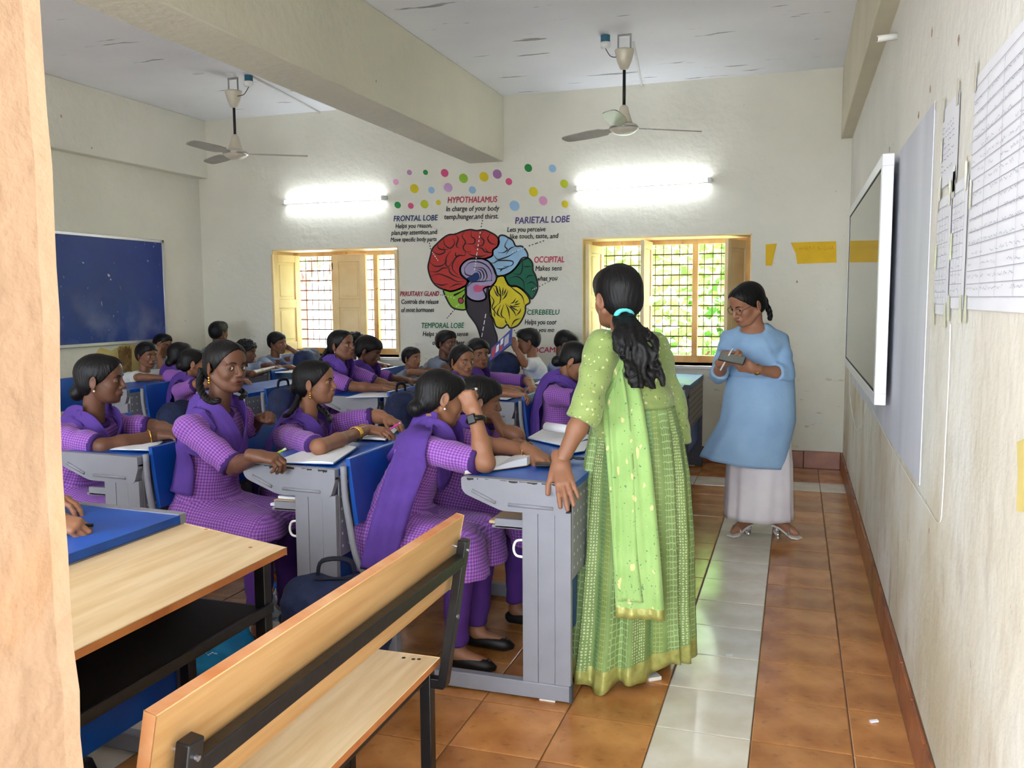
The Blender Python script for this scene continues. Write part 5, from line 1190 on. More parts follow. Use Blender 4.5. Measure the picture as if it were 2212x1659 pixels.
G2 = student('person in purple uniform beside the smartwatch wearer, fingers at the mouth', 'girl', H, (-.745, 3.72), yaw=28, pitch=10, tone=MID, style='bob', vox=.010, hv=.003, s=.92, pelvis=(-1.5, 3.72, .53),
    R=dict(el=A_(1030, 985, 3.58), wr=W_(1095, 962, .85)), L=dict(el=V3(-1.17, 3.62, .865), wr=A_(1083, 925, 3.62), pose='curl', dir=nrm(V3(-.35, .05, .6)), back=nrm(V3(.9, -.3, .5))))
H = A_(487, 790, 3.17); B_ = head_basis(-16, 2, -2); bl = H+V3(-.085, -.045, -.06)
G3 = student('person in purple uniform with two long plaits gazing at the camera, green pen in hand', 'girl', H, (-1.70, 3.17), yaw=-16, pitch=2, roll=-2, tone=DARK, vox=.0085, hv=.0028, s=.98, hs=1.0, gaze=toCam(H),
    pelvis=(-2.50, 3.17, .53), neck=A_(468, 893, 3.17), R=dict(el=A_(505, 1008, 2.99), wr=W_(556, 985, .868), pose='pen', dir=nrm(V3(.8, .12, -.10)), back=nrm(V3(-.1, -.35, 1))),
    L=dict(el=V3(-2.50, 3.52, .86), wr=A_(563, 905, 3.42), pose='fist', dir=nrm(V3(.75, -.2, .25)), back=V3(.2, .4, 1)), earring='jhumka', hemz=.475,
    braids=[([H+.95*(V3(-.10, -.05, -.02)@B_), H+.95*(V3(-.06, -.092, -.09)@B_), A_(443, 858, 3.05), A_(462, 868, 3.0), A_(478, 862, 3.02)], .017, .013),
            ([H+.95*(V3(-.10, .05, -.02)@B_), H+.95*(V3(-.05, .09, -.10)@B_), A_(528, 850, 3.28), A_(518, 862, 3.20)], .016, .012)], sleeve=(.99, .95), tails=(1, 1), tail_path=[A_(424, 890, 3.08), A_(403, 940, 3.06), A_(398, 1000, 3.04), A_(393, 1066, 3.03)])
MB().sphere(H+1.0*(V3(.0905, 0, .032)@B_), .0022, 8, 6).build('bindi', M['eye_dark'], G3['root'], smooth=True)
H = A_(680, 825, 3.74); B_ = head_basis(16, 0, 0)
G4 = student('person in purple uniform in profile with gold bangles and pink pen', 'girl', H, (-1.70, 3.74), yaw=16, pitch=-1, tone=TAN, vox=.009, hv=.0028, s=.92, hs=.97, pelvis=(-2.42, 3.74, .53),
    neck=A_(662, 915, 3.74), R=dict(el=W_(690, 966, .86), wr=W_(795, 928, .865), pose='relax', dir=nrm(V3(1, .15, -.12)), back=V3(0, -.4, 1)), L=dict(wr=W_(838, 905, .87), el=V3(-2.05, 3.98, .875), pose='relax', dir=nrm(V3(.8, -.3, -.2))), earring='jhumka', bangle=[(0, .12, 3)],
    braids=[([H+.95*(V3(-.10, -.04, -.02)@B_), A_(648, 850, 3.70), A_(628, 890, 3.62), A_(610, 900, 3.60)], .018, .012), ([H+.95*(V3(-.08, .06, -.06)@B_), A_(706, 895, 3.72), A_(712, 912, 3.60)], .016, .012)])
H = A_(217, 818, 3.22)
G5 = student('person in purple uniform in profile by the door jamb, arm along the desk', 'girl', H, (-2.60, 3.22), yaw=28, pitch=3, tone=DARK, style='bun', vox=.0085, hv=.0028, s=1.0, hs=1.02, pelvis=(-3.34, 3.22, .53), neck=A_(200, 915, 3.22),
    R=dict(el=A_(222, 965, 3.03), wr=W_(345, 940, .855), pose='relax', dir=nrm(V3(1, .25, -.05))), L=dict(), earring='pearl', bangle=[(0, .05, 1)])
# middle row ------------------------------------------------------
k2 = dict(vox=.0125, hv=.0042)
H = A_(390, 767, 5.95); student('person in purple uniform seen from behind with hair in a bun', 'girl', H, (-3.72, 5.95), yaw=62, pitch=4, tone=DARK, style='bun', pelvis=(-4.60, 5.95, .53), face=20, **k2)
H = A_(416, 783, 5.56); student('person in purple uniform turned away, ear showing, beside the bun wearer', 'girl', H, (-3.72, 5.56), yaw=48, pitch=6, tone=TAN, pelvis=(-4.48, 5.56, .53), face=15, **k2)
H = A_(737, 745, 5.45); B_ = head_basis(-6, -3, 0)
G8 = student('person in purple uniform with one plait looking up, forearms on desk', 'girl', H, (-2.67, 5.45), yaw=-6, pitch=-3, tone=MID, s=.95, R=dict(el=V3(-2.93, 5.33, .875), wr=W_(832, 838, .86), dir=V3(1, .1, -.1)), L=dict(wr=W_(845, 833, .86), el=V3(-2.9, 5.66, .875), dir=V3(1, -.1, -.1)), earring='pearl',
    braids=[([H+.95*(V3(-.10, -.04, -.03)@B_), H+V3(-.13, -.08, -.12), H+V3(-.16, -.12, -.20)], .017, .010)], **k2)
H = A_(796, 757, 5.9); student('person in purple uniform with head bowed, next to the one-plait student', 'girl', H, (-2.67, 5.9), yaw=12, pitch=22, tone=DARK, style='bob', **k2)
H = A_(998, 779, 5.45); student('person in purple uniform, hair tied back, turned to the camera at the second row desk', 'girl', H, (-1.70, 5.45), yaw=-34, pitch=3, tone=TAN, gaze=toCam(H), R=dict(wr=W_(1112, 852, .86), el=V3(-1.98, 5.30, .875), pose='curl', dir=V3(1, .1, -.1)), L=dict(), earring='gold', **k2)
H = A_(1033, 764, 5.9); student('person in purple with short loose hair staring at the camera over the tied-back one', 'girl', H, (-1.70, 5.9), yaw=-42, pitch=2, tone=TAN, style='bob', gaze=toCam(H), R=dict(), L=dict(wr=W_(1150, 838, .86), el=V3(-1.85, 6.0, .875)), tails=(0, 0), **k2)
H = A_(1243, 778, 5.4); student('person in purple uniform bent over a desk beside the person in green', 'girl', H, (-.745, 5.4), yaw=4, pitch=32, tone=TAN, style='bun', s=1.02, hs=1.02, pelvis=(-1.45, 5.4, .53), neck=A_(1212, 832, 5.4), earring='gold', **k2)
H = A_(317, 767, 5.95); student('person in open white shirt seated by the broom', 'boy', H, (-4.76, 5.95), yaw=-12, pitch=4, tone=MID, shirt='shirt_white', s=.88, hs=.93, pelvis=(-5.42, 5.95, .52), **k2)
# back row ----------------------------------------------------------
k3 = dict(vox=.014, hv=.0048)
H = A_(352, 745, 6.95); student('person with raised hand before the face in the far left corner', 'boy', H, (-5.0, 6.95), yaw=-8, pitch=5, tone=TAN, shirt='shirt_grey', s=.86, hs=.92, pelvis=(-5.80, 6.95, .52), R=dict(el=A_(352, 800, 6.75), wr=A_(340, 765, 6.75), pose='relax', dir=nrm(V3(.15, .1, .9)), back=nrm(V3(.2, -1, 0))), glasses=True, **k3)
H = A_(473, 718, 7.3); student('person with back of dark head highest in the far left corner', 'boy', H, (-4.95, 7.3), yaw=80, tone=DARK, style='boy', shirt='shirt_grey', s=.9, pelvis=(-5.55, 7.3, .55), **k3)
H = A_(531, 759, 6.85); student('person with curly hair in profile, arm stretched over an open book', 'boy', H, (-4.51, 6.85), yaw=12, pitch=10, tone=DARK, style='curly', shirt='shirt_blue', s=.86, hs=.92, R=dict(el=W_(545, 808, .86), wr=W_(592, 795, .855), pose='flat', dir=V3(1, .2, -.1)), **k3)
H = A_(599, 740, 7.3); student('person in blue-grey shirt propping head on hand under the left window', 'boy', H, (-4.51, 7.3), yaw=-6, pitch=6, roll=8, tone=MID, style='crop', shirt='shirt_blue', s=.88, hs=.94, L=dict(el=A_(655, 772, 7.42), wr=A_(626, 752, 7.40), pose='relax', dir=nrm(V3(-.7, -.1, .5)), back=nrm(V3(.5, .6, .6))), R=dict(el=A_(585, 797, 7.1), wr=W_(628, 793, .86), dir=V3(1, .1, -.1)), **k3)
H = A_(766, 743, 7.3); student('person half hidden behind the head of the one-plait student', 'boy', H, (-3.575, 7.3), yaw=10, tone=DARK, style='curly', shirt='shirt_white', s=.86, hs=.92, **k3)
H = A_(889, 773, 6.95); student('small person in grey shirt with dark collar sitting upright at back', 'boy', H, (-2.64, 6.95), yaw=-14, tone=TAN, style='crop', shirt='shirt_grey', s=.78, hs=.86, gaze=None, **k3)
H = A_(964, 740, 7.32); student('person with spectacles below the brain painting', 'boy', H, (-2.64, 7.32), yaw=-16, pitch=3, tone=DARK, style='boy', shirt='shirt_grey', s=.95, hs=.96, glasses=True, **k3)
H = A_(1141, 737, 6.9)
B9 = student('person in white polo facing left, holding up a blue book', 'boy', H, (-1.76, 6.9), yaw=196, pitch=8, tone=TAN, style='boy', shirt='shirt_white', s=.84, hs=.92, face=190, pelvis=(-2.02, 6.92, .62), standing=True,
    L=dict(el=A_(1133, 785, 6.72), wr=A_(1112, 748, 6.68), pose='fist', dir=nrm(V3(-.25, -.1, .9)), back=nrm(V3(.6, -.8, 0))), R=dict(el=V3(-2.28, 7.02, .93), wr=V3(-2.42, 6.92, .92), pose='curl'), **k3)
H = A_(1222, 742, 7.3); student('person in grey shirt with head down at the back right', 'boy', H, (-1.70, 7.3), yaw=15, pitch=30, tone=DARK, style='boy', shirt='shirt_blue', s=.92, hs=.95, pelvis=(-2.1, 7.3, .53), **k3)
# one more at the desk behind the door jamb: only the hand with a pen comes into view
H = V3(-2.42, 1.93, 1.13)
G0 = student('person at the left edge, only a hand with yellow pen showing past the jamb', 'girl', H, (-1.80, 1.9), yaw=0, pitch=18, tone=TAN, style='bun', pelvis=(-2.52, 1.90, .53), vox=.0115, hv=.0034, R=dict(el=V3(-2.33, 1.72, .875), wr=W_(112, 1125, .858), pose='pen', dir=nrm(V3(.8, .35, -.25)), back=nrm(V3(.2, -.5, 1))), L=dict(el=V3(-2.28, 2.10, .875), wr=W_(95, 1075, .87), pose='relax', dir=nrm(V3(.9, .25, -.1))))
# ---------------------------------------------------------------- the two standing women
def loft(rings, n=96, seed=0, pleats=14):
    """rings: (centre, half width along a, half width along b, a-vector, pleat depth)"""
    R = np.random.default_rng(seed); ph = R.uniform(0, 6); V = []; UV = []
    for c, ra, rb, a, amp in rings:
        a = nrm(a); b = np.cross(V3(0, 0, 1), a); c = np.asarray(c, float)
        for j in range(n):
            t = 2*math.pi*j/n; q = math.sin(pleats*t+ph+1.2*math.sin(3*t))+.5*math.sin((pleats*2-3)*t+1.7*ph); k = 1+amp*q
            V.append(c+a*ra*math.cos(t)*k+b*rb*math.sin(t)*k); UV.append((j/n, c[2]))
    m = len(rings); f = np.array([(i*n+j, i*n+(j+1) % n, (i+1)*n+(j+1) % n, (i+1)*n+j) for i in range(m-1) for j in range(n)]); V = np.array(V); UV = np.array(UV); uv = UV[f]
    w_ = f[:, 1] % n == 0; uv[w_, 1, 0] = 1; uv[w_, 2, 0] = 1; return V, f, uv
def interp_rings(keys, n):
    """keys: (z, x, y, ra, rb, amp) from top to bottom"""
    k = np.array(keys, float); t = np.linspace(0, 1, n); s = np.linspace(0, 1, len(k)); return np.stack([np.interp(t, s, k[:, i]) for i in range(6)], 1)
# ---- fabrics
mat('green_plain', (146, 164, 94), .7, rgb2=(130, 150, 82), vs=7, bump=.3, bs=18, sheen=.2)
layer(MATS['green_plain'], (206, 206, 150), 70, .735, .75, amount=.9, detail=0); layer(MATS['green_plain'], (70, 96, 50), 110, .75, .77, amount=.8, detail=0)
mat('green_veil', (156, 188, 112), .75, rgb2=(140, 174, 98), vs=7, bump=.3, bs=20, sheen=.2)
layer(MATS['green_veil'], (214, 204, 140), 44, .745, .76, (1, 1, .6), amount=.9, detail=0); layer(MATS['green_veil'], (60, 110, 80), 110, .76, .78, amount=.8, detail=0)
mat('gold_border', (176, 172, 100), .4, rgb2=(146, 146, 74), vs=30, metal=.25, bump=.2, bs=60)
mat('blue_cotton', (150, 182, 212), .85, rgb2=(136, 168, 202), vs=5, bump=.45, bs=14); mat('white_cotton', (230, 224, 226), .85, rgb2=(216, 208, 212), vs=5, bump=.35, bs=12)
mat('teal_band', (96, 206, 206), .6); mat('clear_plastic', (236, 236, 240), .08, trans=.85, ior=1.4); mat('sandal_white', (226, 220, 210), .5); mat('nail', (176, 120, 108), .35)
def embroidered():
    m = mat('green_embroidered', (126, 150, 84), .6, rgb2=(108, 132, 70), vs=6, bump=.2, bs=30); n = m.node_tree.nodes; l = m.node_tree.links; b = n['Principled BSDF']
    u = n.new('ShaderNodeUVMap'); u.uv_map = 'cloth'
    def tex(scale, kind, lo, hi, col, amount, band):
        mp = n.new('ShaderNodeMapping'); mp.inputs['Scale'].default_value = scale; l.new(u.outputs[0], mp.inputs[0]); t = n.new('ShaderNodeTexVoronoi'); t.feature = kind; t.inputs['Scale'].default_value = 1; t.inputs['Randomness'].default_value = .25; l.new(mp.outputs[0], t.inputs[0])
        r = n.new('ShaderNodeMapRange'); r.inputs[1].default_value = lo; r.inputs[2].default_value = hi; l.new(t.outputs['Distance'], r.inputs[0])
        sx = n.new('ShaderNodeSeparateXYZ'); l.new(u.outputs[0], sx.inputs[0]); mu = n.new('ShaderNodeMath'); mu.operation = 'MULTIPLY'; mu.inputs[1].default_value = band[0]; l.new(sx.outputs[0], mu.inputs[0]); fr_ = n.new('ShaderNodeMath'); fr_.operation = 'FRACT'; l.new(mu.outputs[0], fr_.inputs[0])
        c = n.new('ShaderNodeMath'); c.operation = 'COMPARE'; c.inputs[1].default_value = band[1]; c.inputs[2].default_value = band[2]; l.new(fr_.outputs[0], c.inputs[0])
        q = n.new('ShaderNodeMath'); q.operation = 'MULTIPLY'; l.new(r.outputs[0], q.inputs[0]); l.new(c.outputs[0], q.inputs[1]); q2 = n.new('ShaderNodeMath'); q2.operation = 'MULTIPLY'; q2.inputs[1].default_value = amount; l.new(q.outputs[0], q2.inputs[0])
        mx = n.new('ShaderNodeMix'); mx.data_type = 'RGBA'; mx.inputs[7].default_value = lin(col); l.new(b.inputs['Base Color'].links[0].from_socket, mx.inputs[6]); l.new(q2.outputs[0], mx.inputs[0]); l.new(mx.outputs[2], b.inputs['Base Color'])
    tex((126, 40, 1), 'DISTANCE_TO_EDGE', .12, .03, (178, 198, 150), .75, (7, .22, .16)); tex((180, 90, 1), 'F1', .34, .28, (206, 210, 168), .8, (7, .55, .10)); tex((220, 64, 1), 'F1', .3, .22, (120, 200, 190), .7, (7, .78, .07)); tex((150, 50, 1), 'DISTANCE_TO_EDGE', .1, .02, (196, 190, 110), .6, (7, .93, .06))
    return m
embroidered()
# ---- person in green, back to the camera, one hand on the desk corner
H = aty(1333, 640, 3.27); B = head_basis(132, 4, -3); hs = 1.06; s = 1.0; tone = (142, 96, 70)
N = aty(1352, 728, 3.28); P = V3(-.585, 3.30, .95); T = N-P; f_ = math.radians(128); Fw = V3(math.cos(f_), math.sin(f_), 0); lat = V3(-math.sin(f_), math.cos(f_), 0)
sh = [aty(1408, 752, 3.36), aty(1300, 752, 3.14)]          # right, left
el = [aty(1448, 872, 3.42), aty(1266, 886, 3.02)]; wr = [aty(1468, 985, 3.44), aty(1211, 1000, 2.962)]
root = thing('person', 'standing person in long embroidered green dress, back to camera, hand on desk', 'person', (-.57, 3.3, 0))
allp = [P, N, H]+sh+el+wr; lo = np.min(allp, 0)-.22; hi = np.max(allp, 0)+.2; lo[2] = .60
F = Field(lo, hi, .0075); limb_body(F, N, H, B, hs, sh, el, wr, P, T, s, lat, None); bv, bf = F.mesh(); parts = [(bv, bf)]
Q = Field((-.95, 2.95, -.02), (-.2, 3.75, .72), .012); legs = [(P+lat*sg*.09-V3(0, 0, .05), V3(-.57+.0, 3.30, .48)+lat*sg*.09, V3(-.56, 3.28, .09)+lat*sg*.09) for sg in (-1, 1)]
for h, kn, an in legs: Q.cone(h-V3(0, 0, .25), kn, .065, .05, .03); Q.cone(kn, an, .05, .034, .02); Q.cone(an-V3(0, 0, .03), an-V3(0, 0, .055)+Fw*.13, .034, .022, .02)
parts.append(Q.mesh())
b = MB(); Rr = np.random.default_rng(5); tie = aty(1347, 682, 3.20)
lip = person_head(root, H, B, hs, 'pony', tone, .003, parts)
dH = nrm(V3(-.10, -.10, -1)); dl = nrm(V3(.22, -.45, -.85)); parts.append(place_hand('flat', .0026, wr[1], nrm(aty(1230, 1088, 2.862)-wr[1]), nrm(V3(.15, -.85, .5)), False, 1.06)); parts.append(place_hand('relax', .003, wr[0], nrm(wr[0]-el[0]), V3(.6, .6, 0), True, 1.0))
v, f = join(parts); mi = np.zeros(len(f), int); k0 = len(parts[0][1])+len(parts[1][1]); mi[k0:k0+len(lip)] = lip; S1, S2 = skin(tone); obj('body', v, f, None, root, smooth=True, mats=[S1, S2], mi=mi)
G = Field(lo, hi, .0075); G.chain([P-V3(0, 0, .02), P+.25*T, P+.48*T, P+.76*T, P+.93*T], [.132, .122, .108, .112, .062], .04, lat, [1.3, 1.3, 1.28, 1.42, 1.6])
G.cone(P+.66*T+Fw*.05, P+.7*T+Fw*.05, .075, .075, .04, lat, 1.35)
for k in (0, 1): G.cone(P+.90*T, sh[k], .060, .060, .04)
G.cone(sh[0], el[0], .060, .060, .03); G.cone(el[0], wr[0]+nrm(wr[0]-el[0])*.03, .060, .058, .03); d0 = nrm(wr[0]-el[0]); G.cut_plane(wr[0]+d0*.0, d0, wr[0]-.07+d0*.05, wr[0]+.12)
c = el[1]+(wr[1]-el[1])*.22; d1 = nrm(wr[1]-el[1]); G.cone(sh[1], el[1], .061, .056, .03); G.cone(el[1], c+d1*.05, .058, .060, .02); G.cut_plane(c, d1, c-.085+d1*.04, c+.085+d1*.06)
G.cut_plane(N+V3(0, 0, .004)-Fw*.0, nrm(T-Fw*.10), N-.13, N+.13); G.cut_plane(V3(0, 0, .90), V3(0, 0, -1))
gv, gf = G.mesh(); gv = relax(gv, gf, 1, .4); cen = gv[gf].mean(1); mi = np.zeros(len(gf), int); mi[(((cen-wr[0])@d0) > -.035) & (np.linalg.norm(cen-wr[0], axis=1) < .11)] = 1
obj('bodice', wrinkle(gv, gf, .0035, 91, 45), gf, None, root, smooth=True, mats=[M['green_plain'], M['gold_border']], mi=mi)
ks = [(1.06, -.585, 3.295, .150, .125, .0), (.95, -.585, 3.30, .178, .155, .02), (.80, -.585, 3.30, .200, .185, .04), (.55, -.585, 3.30, .215, .215, .06), (.25, -.592, 3.295, .224, .248, .08), (.03, -.598, 3.285, .234, .275, .10)]
rg = interp_rings(ks, 46); V, f, uv = loft([(V3(x, y, z), ra, rb, V3(1, 0, 0), am) for z, x, y, ra, rb, am in rg], 150, 4, 13)
V[:, 2] += np.where(V[:, 2] < .5, .055*np.clip((V[:, 0]+.575)/.25, -.3, 1)*np.clip((.5-V[:, 2])/.45, 0, 1), 0)+.012*np.sin(V[:, 0]*40)*(V[:, 2] < .08)
V[:, 1] += .15*np.clip((V[:, 0]+.69)/.26, 0, 1)*np.clip((.6-V[:, 2])/.6, 0, 1)*np.clip((3.29-V[:, 1])/.2, 0, 1)
cz = V[f].mean(1)[:, 2]-.055*np.clip((V[f].mean(1)[:, 0]+.575)/.25, -.3, 1); thicken(obj('skirt', V, f, None, root, smooth=True, mats=[M['green_embroidered'], M['gold_border']], mi=((cz < .095)).astype(int), uv=uv), .003)
# the long scarf hanging down the back from the left shoulder
def veil(path, width, m=13):
    P_ = np.array(smooth_path(path, 12)); k = len(P_); V = []
    sd_ = nrm(V3(1, .12, 0))
    for i, p in enumerate(P_):
        w_ = np.interp(i/(k-1), [0, .12, .35, 1], [width*.55, width*.6, width*.9, width*1.05])
        for j in range(m): a = j/(m-1)-.5; V.append(p+sd_*a*w_+V3(0, -.006*math.sin(j*1.9+.5)-.004*math.sin(j*.9+i*.05), 0))
    return np.array(V), np.array([(i*m+j, i*m+j+1, (i+1)*m+j+1, (i+1)*m+j) for i in range(k-1) for j in range(m-1)])
V, f = veil([aty(1318, 722, 3.33), aty(1316, 716, 3.22), aty(1326, 780, 3.15), aty(1343, 870, 3.125), aty(1355, 960, 3.09), aty(1366, 1080, 3.045), aty(1375, 1200, 3.015), aty(1383, 1338, 2.99)], .165)
zf = V[f].mean(1)[:, 2]; V = G.fit(V, .012); thicken(obj('scarf', V, f, None, root, smooth=True, mats=[M['green_veil'], M['gold_border']], mi=(zf < zf.min()+.022).astype(int)), .003)
V, f = veil([aty(1322, 724, 3.18), aty(1328, 800, 3.13), aty(1338, 900, 3.11), aty(1348, 1050, 3.05), aty(1352, 1200, 3.01), aty(1362, 1300, 2.985)], .085, 9); V = G.fit(V, .02); thicken(obj('scarf_fold', V, f, M['green_veil'], root, smooth=True), .003)
# ponytail: wavy locks
hp = Field(np.array(tie)-.25, np.array(tie)+V3(.28, .2, .1), .0052); end = aty(1398, 826, 3.09); midp = [tie, aty(1366, 720, 3.11), aty(1382, 765, 3.08), end]
back = nrm(V3(0, -1, 0))
for q in range(22):
    an_ = Rr.uniform(0, 6.28); rad = Rr.uniform(.2, 1)**.5; P_ = []
    for i, p in enumerate(smooth_path(midp, 6)):
        e = i/18; w_ = (.014+.046*math.sin(min(1, e*1.25)*math.pi*.75))*rad; P_.append(p+V3(1, .1, 0)*(math.cos(an_)*w_*1.15+.011*math.sin(e*13+q))+V3(0, 1, .1)*(math.sin(an_)*w_*.7+.006*math.cos(e*11+q*2))+V3(0, 0, -.02*Rr.random()*e))
    for i in range(len(P_)-1): hp.cone(P_[i], P_[i+1], .0125*(1-.3*i/18), .0125*(1-.3*(i+1)/18), .005)
hv_, hf_ = hp.mesh(); ho = [o for o in root.children if o.name.startswith('hair')][0]; obj('ponytail', hv_, hf_, M['hair'], ho, smooth=True)
for q in range(9):
    a = Rr.uniform(.3, 1); p = smooth_path(midp, 6)[int(a*17)]; sg = 1 if q % 3 else -1; MB().tube(smooth_path([p+V3(.02*sg, -.02, 0), p+V3(.055*sg, -.02, -.02), p+V3(.07*sg, -.02, -.005), p+V3(.062*sg, -.02, .012)], 5), [.005-.0002*i for i in range(16)], 6).build('loose_curl', M['hair'], ho, smooth=True)
dt = nrm(midp[1]-tie); u, w_, _ = rot_to(dt); MB().tube([tie+dt*.004+.031*(math.cos(t)*u+math.sin(t)*w_) for t in np.linspace(0, 2*math.pi, 20, endpoint=False)], .010, 8, closed=True).build('hair_band', M['teal_band'], root, smooth=True)
for sg in (-1, 1):
    an = legs[0 if sg < 0 else 1][2]; o = V3(an[0], an[1], 0) if sg > 0 else atz(1398, 1456, 0)-nrm(Fw)*.02; a_ = nrm(Fw)
    sd_ = V3(-a_[1], a_[0], 0); pr = [(-.05, .028), (.0, .033), (.08, .036), (.14, .034), (.175, .015), (.175, -.015), (.14, -.034), (.08, -.030), (.0, -.028), (-.05, -.026)]
    b = MB(); n = len(pr); b.add([o+a_*p+sd_*q+V3(0, 0, z) for z in (0.001, .016) for p, q in pr], [tuple(range(n))[::-1], tuple(range(n, 2*n))]+[(i, (i+1) % n, n+(i+1) % n, n+i) for i in range(n)]); b.build('sandal', M['sandal_white'], root, bev=.003)
# one sandal stands out behind the hem, as the near foot does
# ---- person in blue, reading a phone
YW = 5.50
H = aty(1614, 655, YW-.03); B = head_basis(222, 24, -4); hs = 1.12; s = 1.04; tone = FAIR
N = aty(1631, 705, YW+.015); P = V3(-.205, YW+.02, .88); T = N-P; f_ = math.radians(256); Fw = V3(math.cos(f_), math.sin(f_), 0); lat = V3(-math.sin(f_), math.cos(f_), 0)
sh = [aty(1577, 733, YW), aty(1683, 737, YW+.03)]
el = [aty(1552, 808, YW-.04), aty(1697, 808, YW-.05)]; wr = [aty(1562, 783, YW-.22), aty(1628, 797, YW-.24)]
root = thing('person', 'standing person in pale blue tunic and white trousers reading a phone', 'person', (-.18, YW, 0))
allp = [P, N, H]+sh+el+wr; lo = np.min(allp, 0)-.20; hi = np.max(allp, 0)+.2
F = Field(lo, hi, .0095); limb_body(F, N, H, B, hs, sh, el, wr, P, T, s, lat, None); parts = [F.mesh()]
ank = [aty(1613, 1118, YW-.02), aty(1682, 1122, YW+.01)]; toe = [aty(1582, 1152, YW-.12), aty(1722, 1150, YW-.06)]
Q = Field((-.60, YW-.35, -.02), (.35, YW+.3, .75), .0085)
for k in (0, 1): Q.cone(P+lat*(-.09 if k == 0 else .09)-V3(0, 0, .2), ank[k]+V3(0, 0, .33), .06, .045, .03); Q.cone(ank[k]+V3(0, 0, .33), ank[k], .045, .033, .02); t_ = toe[k]; ball = ank[k]+(t_-ank[k])*.62; ball[2] = .045; t_[2] = .034; Q.cone(ank[k]-V3(0, 0, .01), ball, .036, .026, .02, None); Q.cone(ball, t_, .026, .014, .02)
parts.append(Q.mesh())
b = MB(); rope(b, [H+hs*(V3(-.105, 0, -.03)@B), H+hs*(V3(-.115, .015, -.10)@B), H+hs*(V3(-.10, .02, -.15)@B)], .022, .016)
lip = person_head(root, H, B, hs, 'girl', tone, .0036, parts, None, [b])
parts.append(place_hand('curl', .0032, wr[0], nrm(V3(.55, -.25, .15)), nrm(V3(-.2, -.8, -.55)), True, 1.0)); parts.append(place_hand('curl', .0032, wr[1], nrm(V3(-.85, -.25, .12)), nrm(V3(.05, -.75, -.6)), False, 1.0))
v, f = join(parts); mi = np.zeros(len(f), int); k0 = len(parts[0][1])+len(parts[1][1]); mi[k0:k0+len(lip)] = lip; S1, S2 = skin((162, 112, 84)); obj('body', v, f, None, root, smooth=True, mats=[S1, S2], mi=mi)
spectacles(root, H, B, hs)
G = Field(lo, hi, .0095); G.chain([P-V3(0, 0, .02), P+.25*T, P+.48*T, P+.76*T, P+.93*T], [.143, .132, .116, .118, .062], .04, lat, [1.32, 1.3, 1.26, 1.40, 1.5]); G.cone(P+.64*T+Fw*.06, P+.68*T+Fw*.06, .085, .085, .04, lat, 1.35); G2 = Field(lo, hi, .0095)
for k in (0, 1):
    G.cone(P+.92*T, sh[k], .058, .060, .03); G2.cone(sh[k], el[k], .061, .054, .012); c = el[k]+(wr[k]-el[k])*.30; d_ = nrm(wr[k]-el[k]); G2.cone(el[k], c+d_*.05, .057, .056, .01); G2.cut_plane(c, d_, c-.09+d_*.05, c+.09+d_*.06)
G.merge(G2, .012); G.cut_ell(N+Fw*.055-V3(0, 0, .004), (.076, .062, .052), .008); G.cut_plane(N+V3(0, 0, .012), nrm(T), N-.08, N+.085); G.cut_plane(V3(0, 0, .84), V3(0, 0, -1))
gv, gf = G.mesh(); obj('tunic_top', wrinkle(relax(gv, gf, 1, .4), gf, .0035, 77, 40), gf, M['blue_cotton'], root, smooth=True)
pl_, pr_ = aty(1512, 990, YW), aty(1704, 1008, YW); zh = (pl_[2]+pr_[2])/2
ks = [(1.0, P[0]+.005, YW+.01, .196, .160, .0), (.88, P[0], YW+.01, .212, .178, .008), (.72, P[0]-.005, YW+.01, .226, .19, .015), (.58, (pl_[0]+pr_[0])/2+.03, YW, .245, .195, .02), (zh, (pl_[0]+pr_[0])/2, YW-.0, (pr_[0]-pl_[0])/2-.005, .20, .025)]
rg = interp_rings(ks, 28); V, f, uv = loft([(V3(x, y, z), ra, rb, V3(1, 0, 0), am) for z, x, y, ra, rb, am in rg], 120, 9, 7)
V[:, 2] += np.where(V[:, 2] < .62, .03*np.clip(-(V[:, 0]+.2)/.3, -1, 1)*np.clip((.62-V[:, 2])/.15, 0, 1), 0)
cen = V[f].mean(1); slit = ((f[:, 0] % 120) == 2) & (cen[:, 2] < .78)
thicken(obj('tunic_skirt', V, f[~slit], M['blue_cotton'], root, smooth=True), .003)
ks = [(.80, P[0]+.01, YW+.01, .16, .13, .0), (.45, P[0]+.006, YW, .196, .15, .02), (.105, P[0]+.004, YW-.005, .206, .155, .035)]
rg = interp_rings(ks, 24); V, f, uv = loft([(V3(x, y, z), ra, rb, V3(1, 0, 0), am) for z, x, y, ra, rb, am in rg], 96, 3, 9); thicken(obj('trousers', V, f, M['white_cotton'], root, smooth=True), .003)
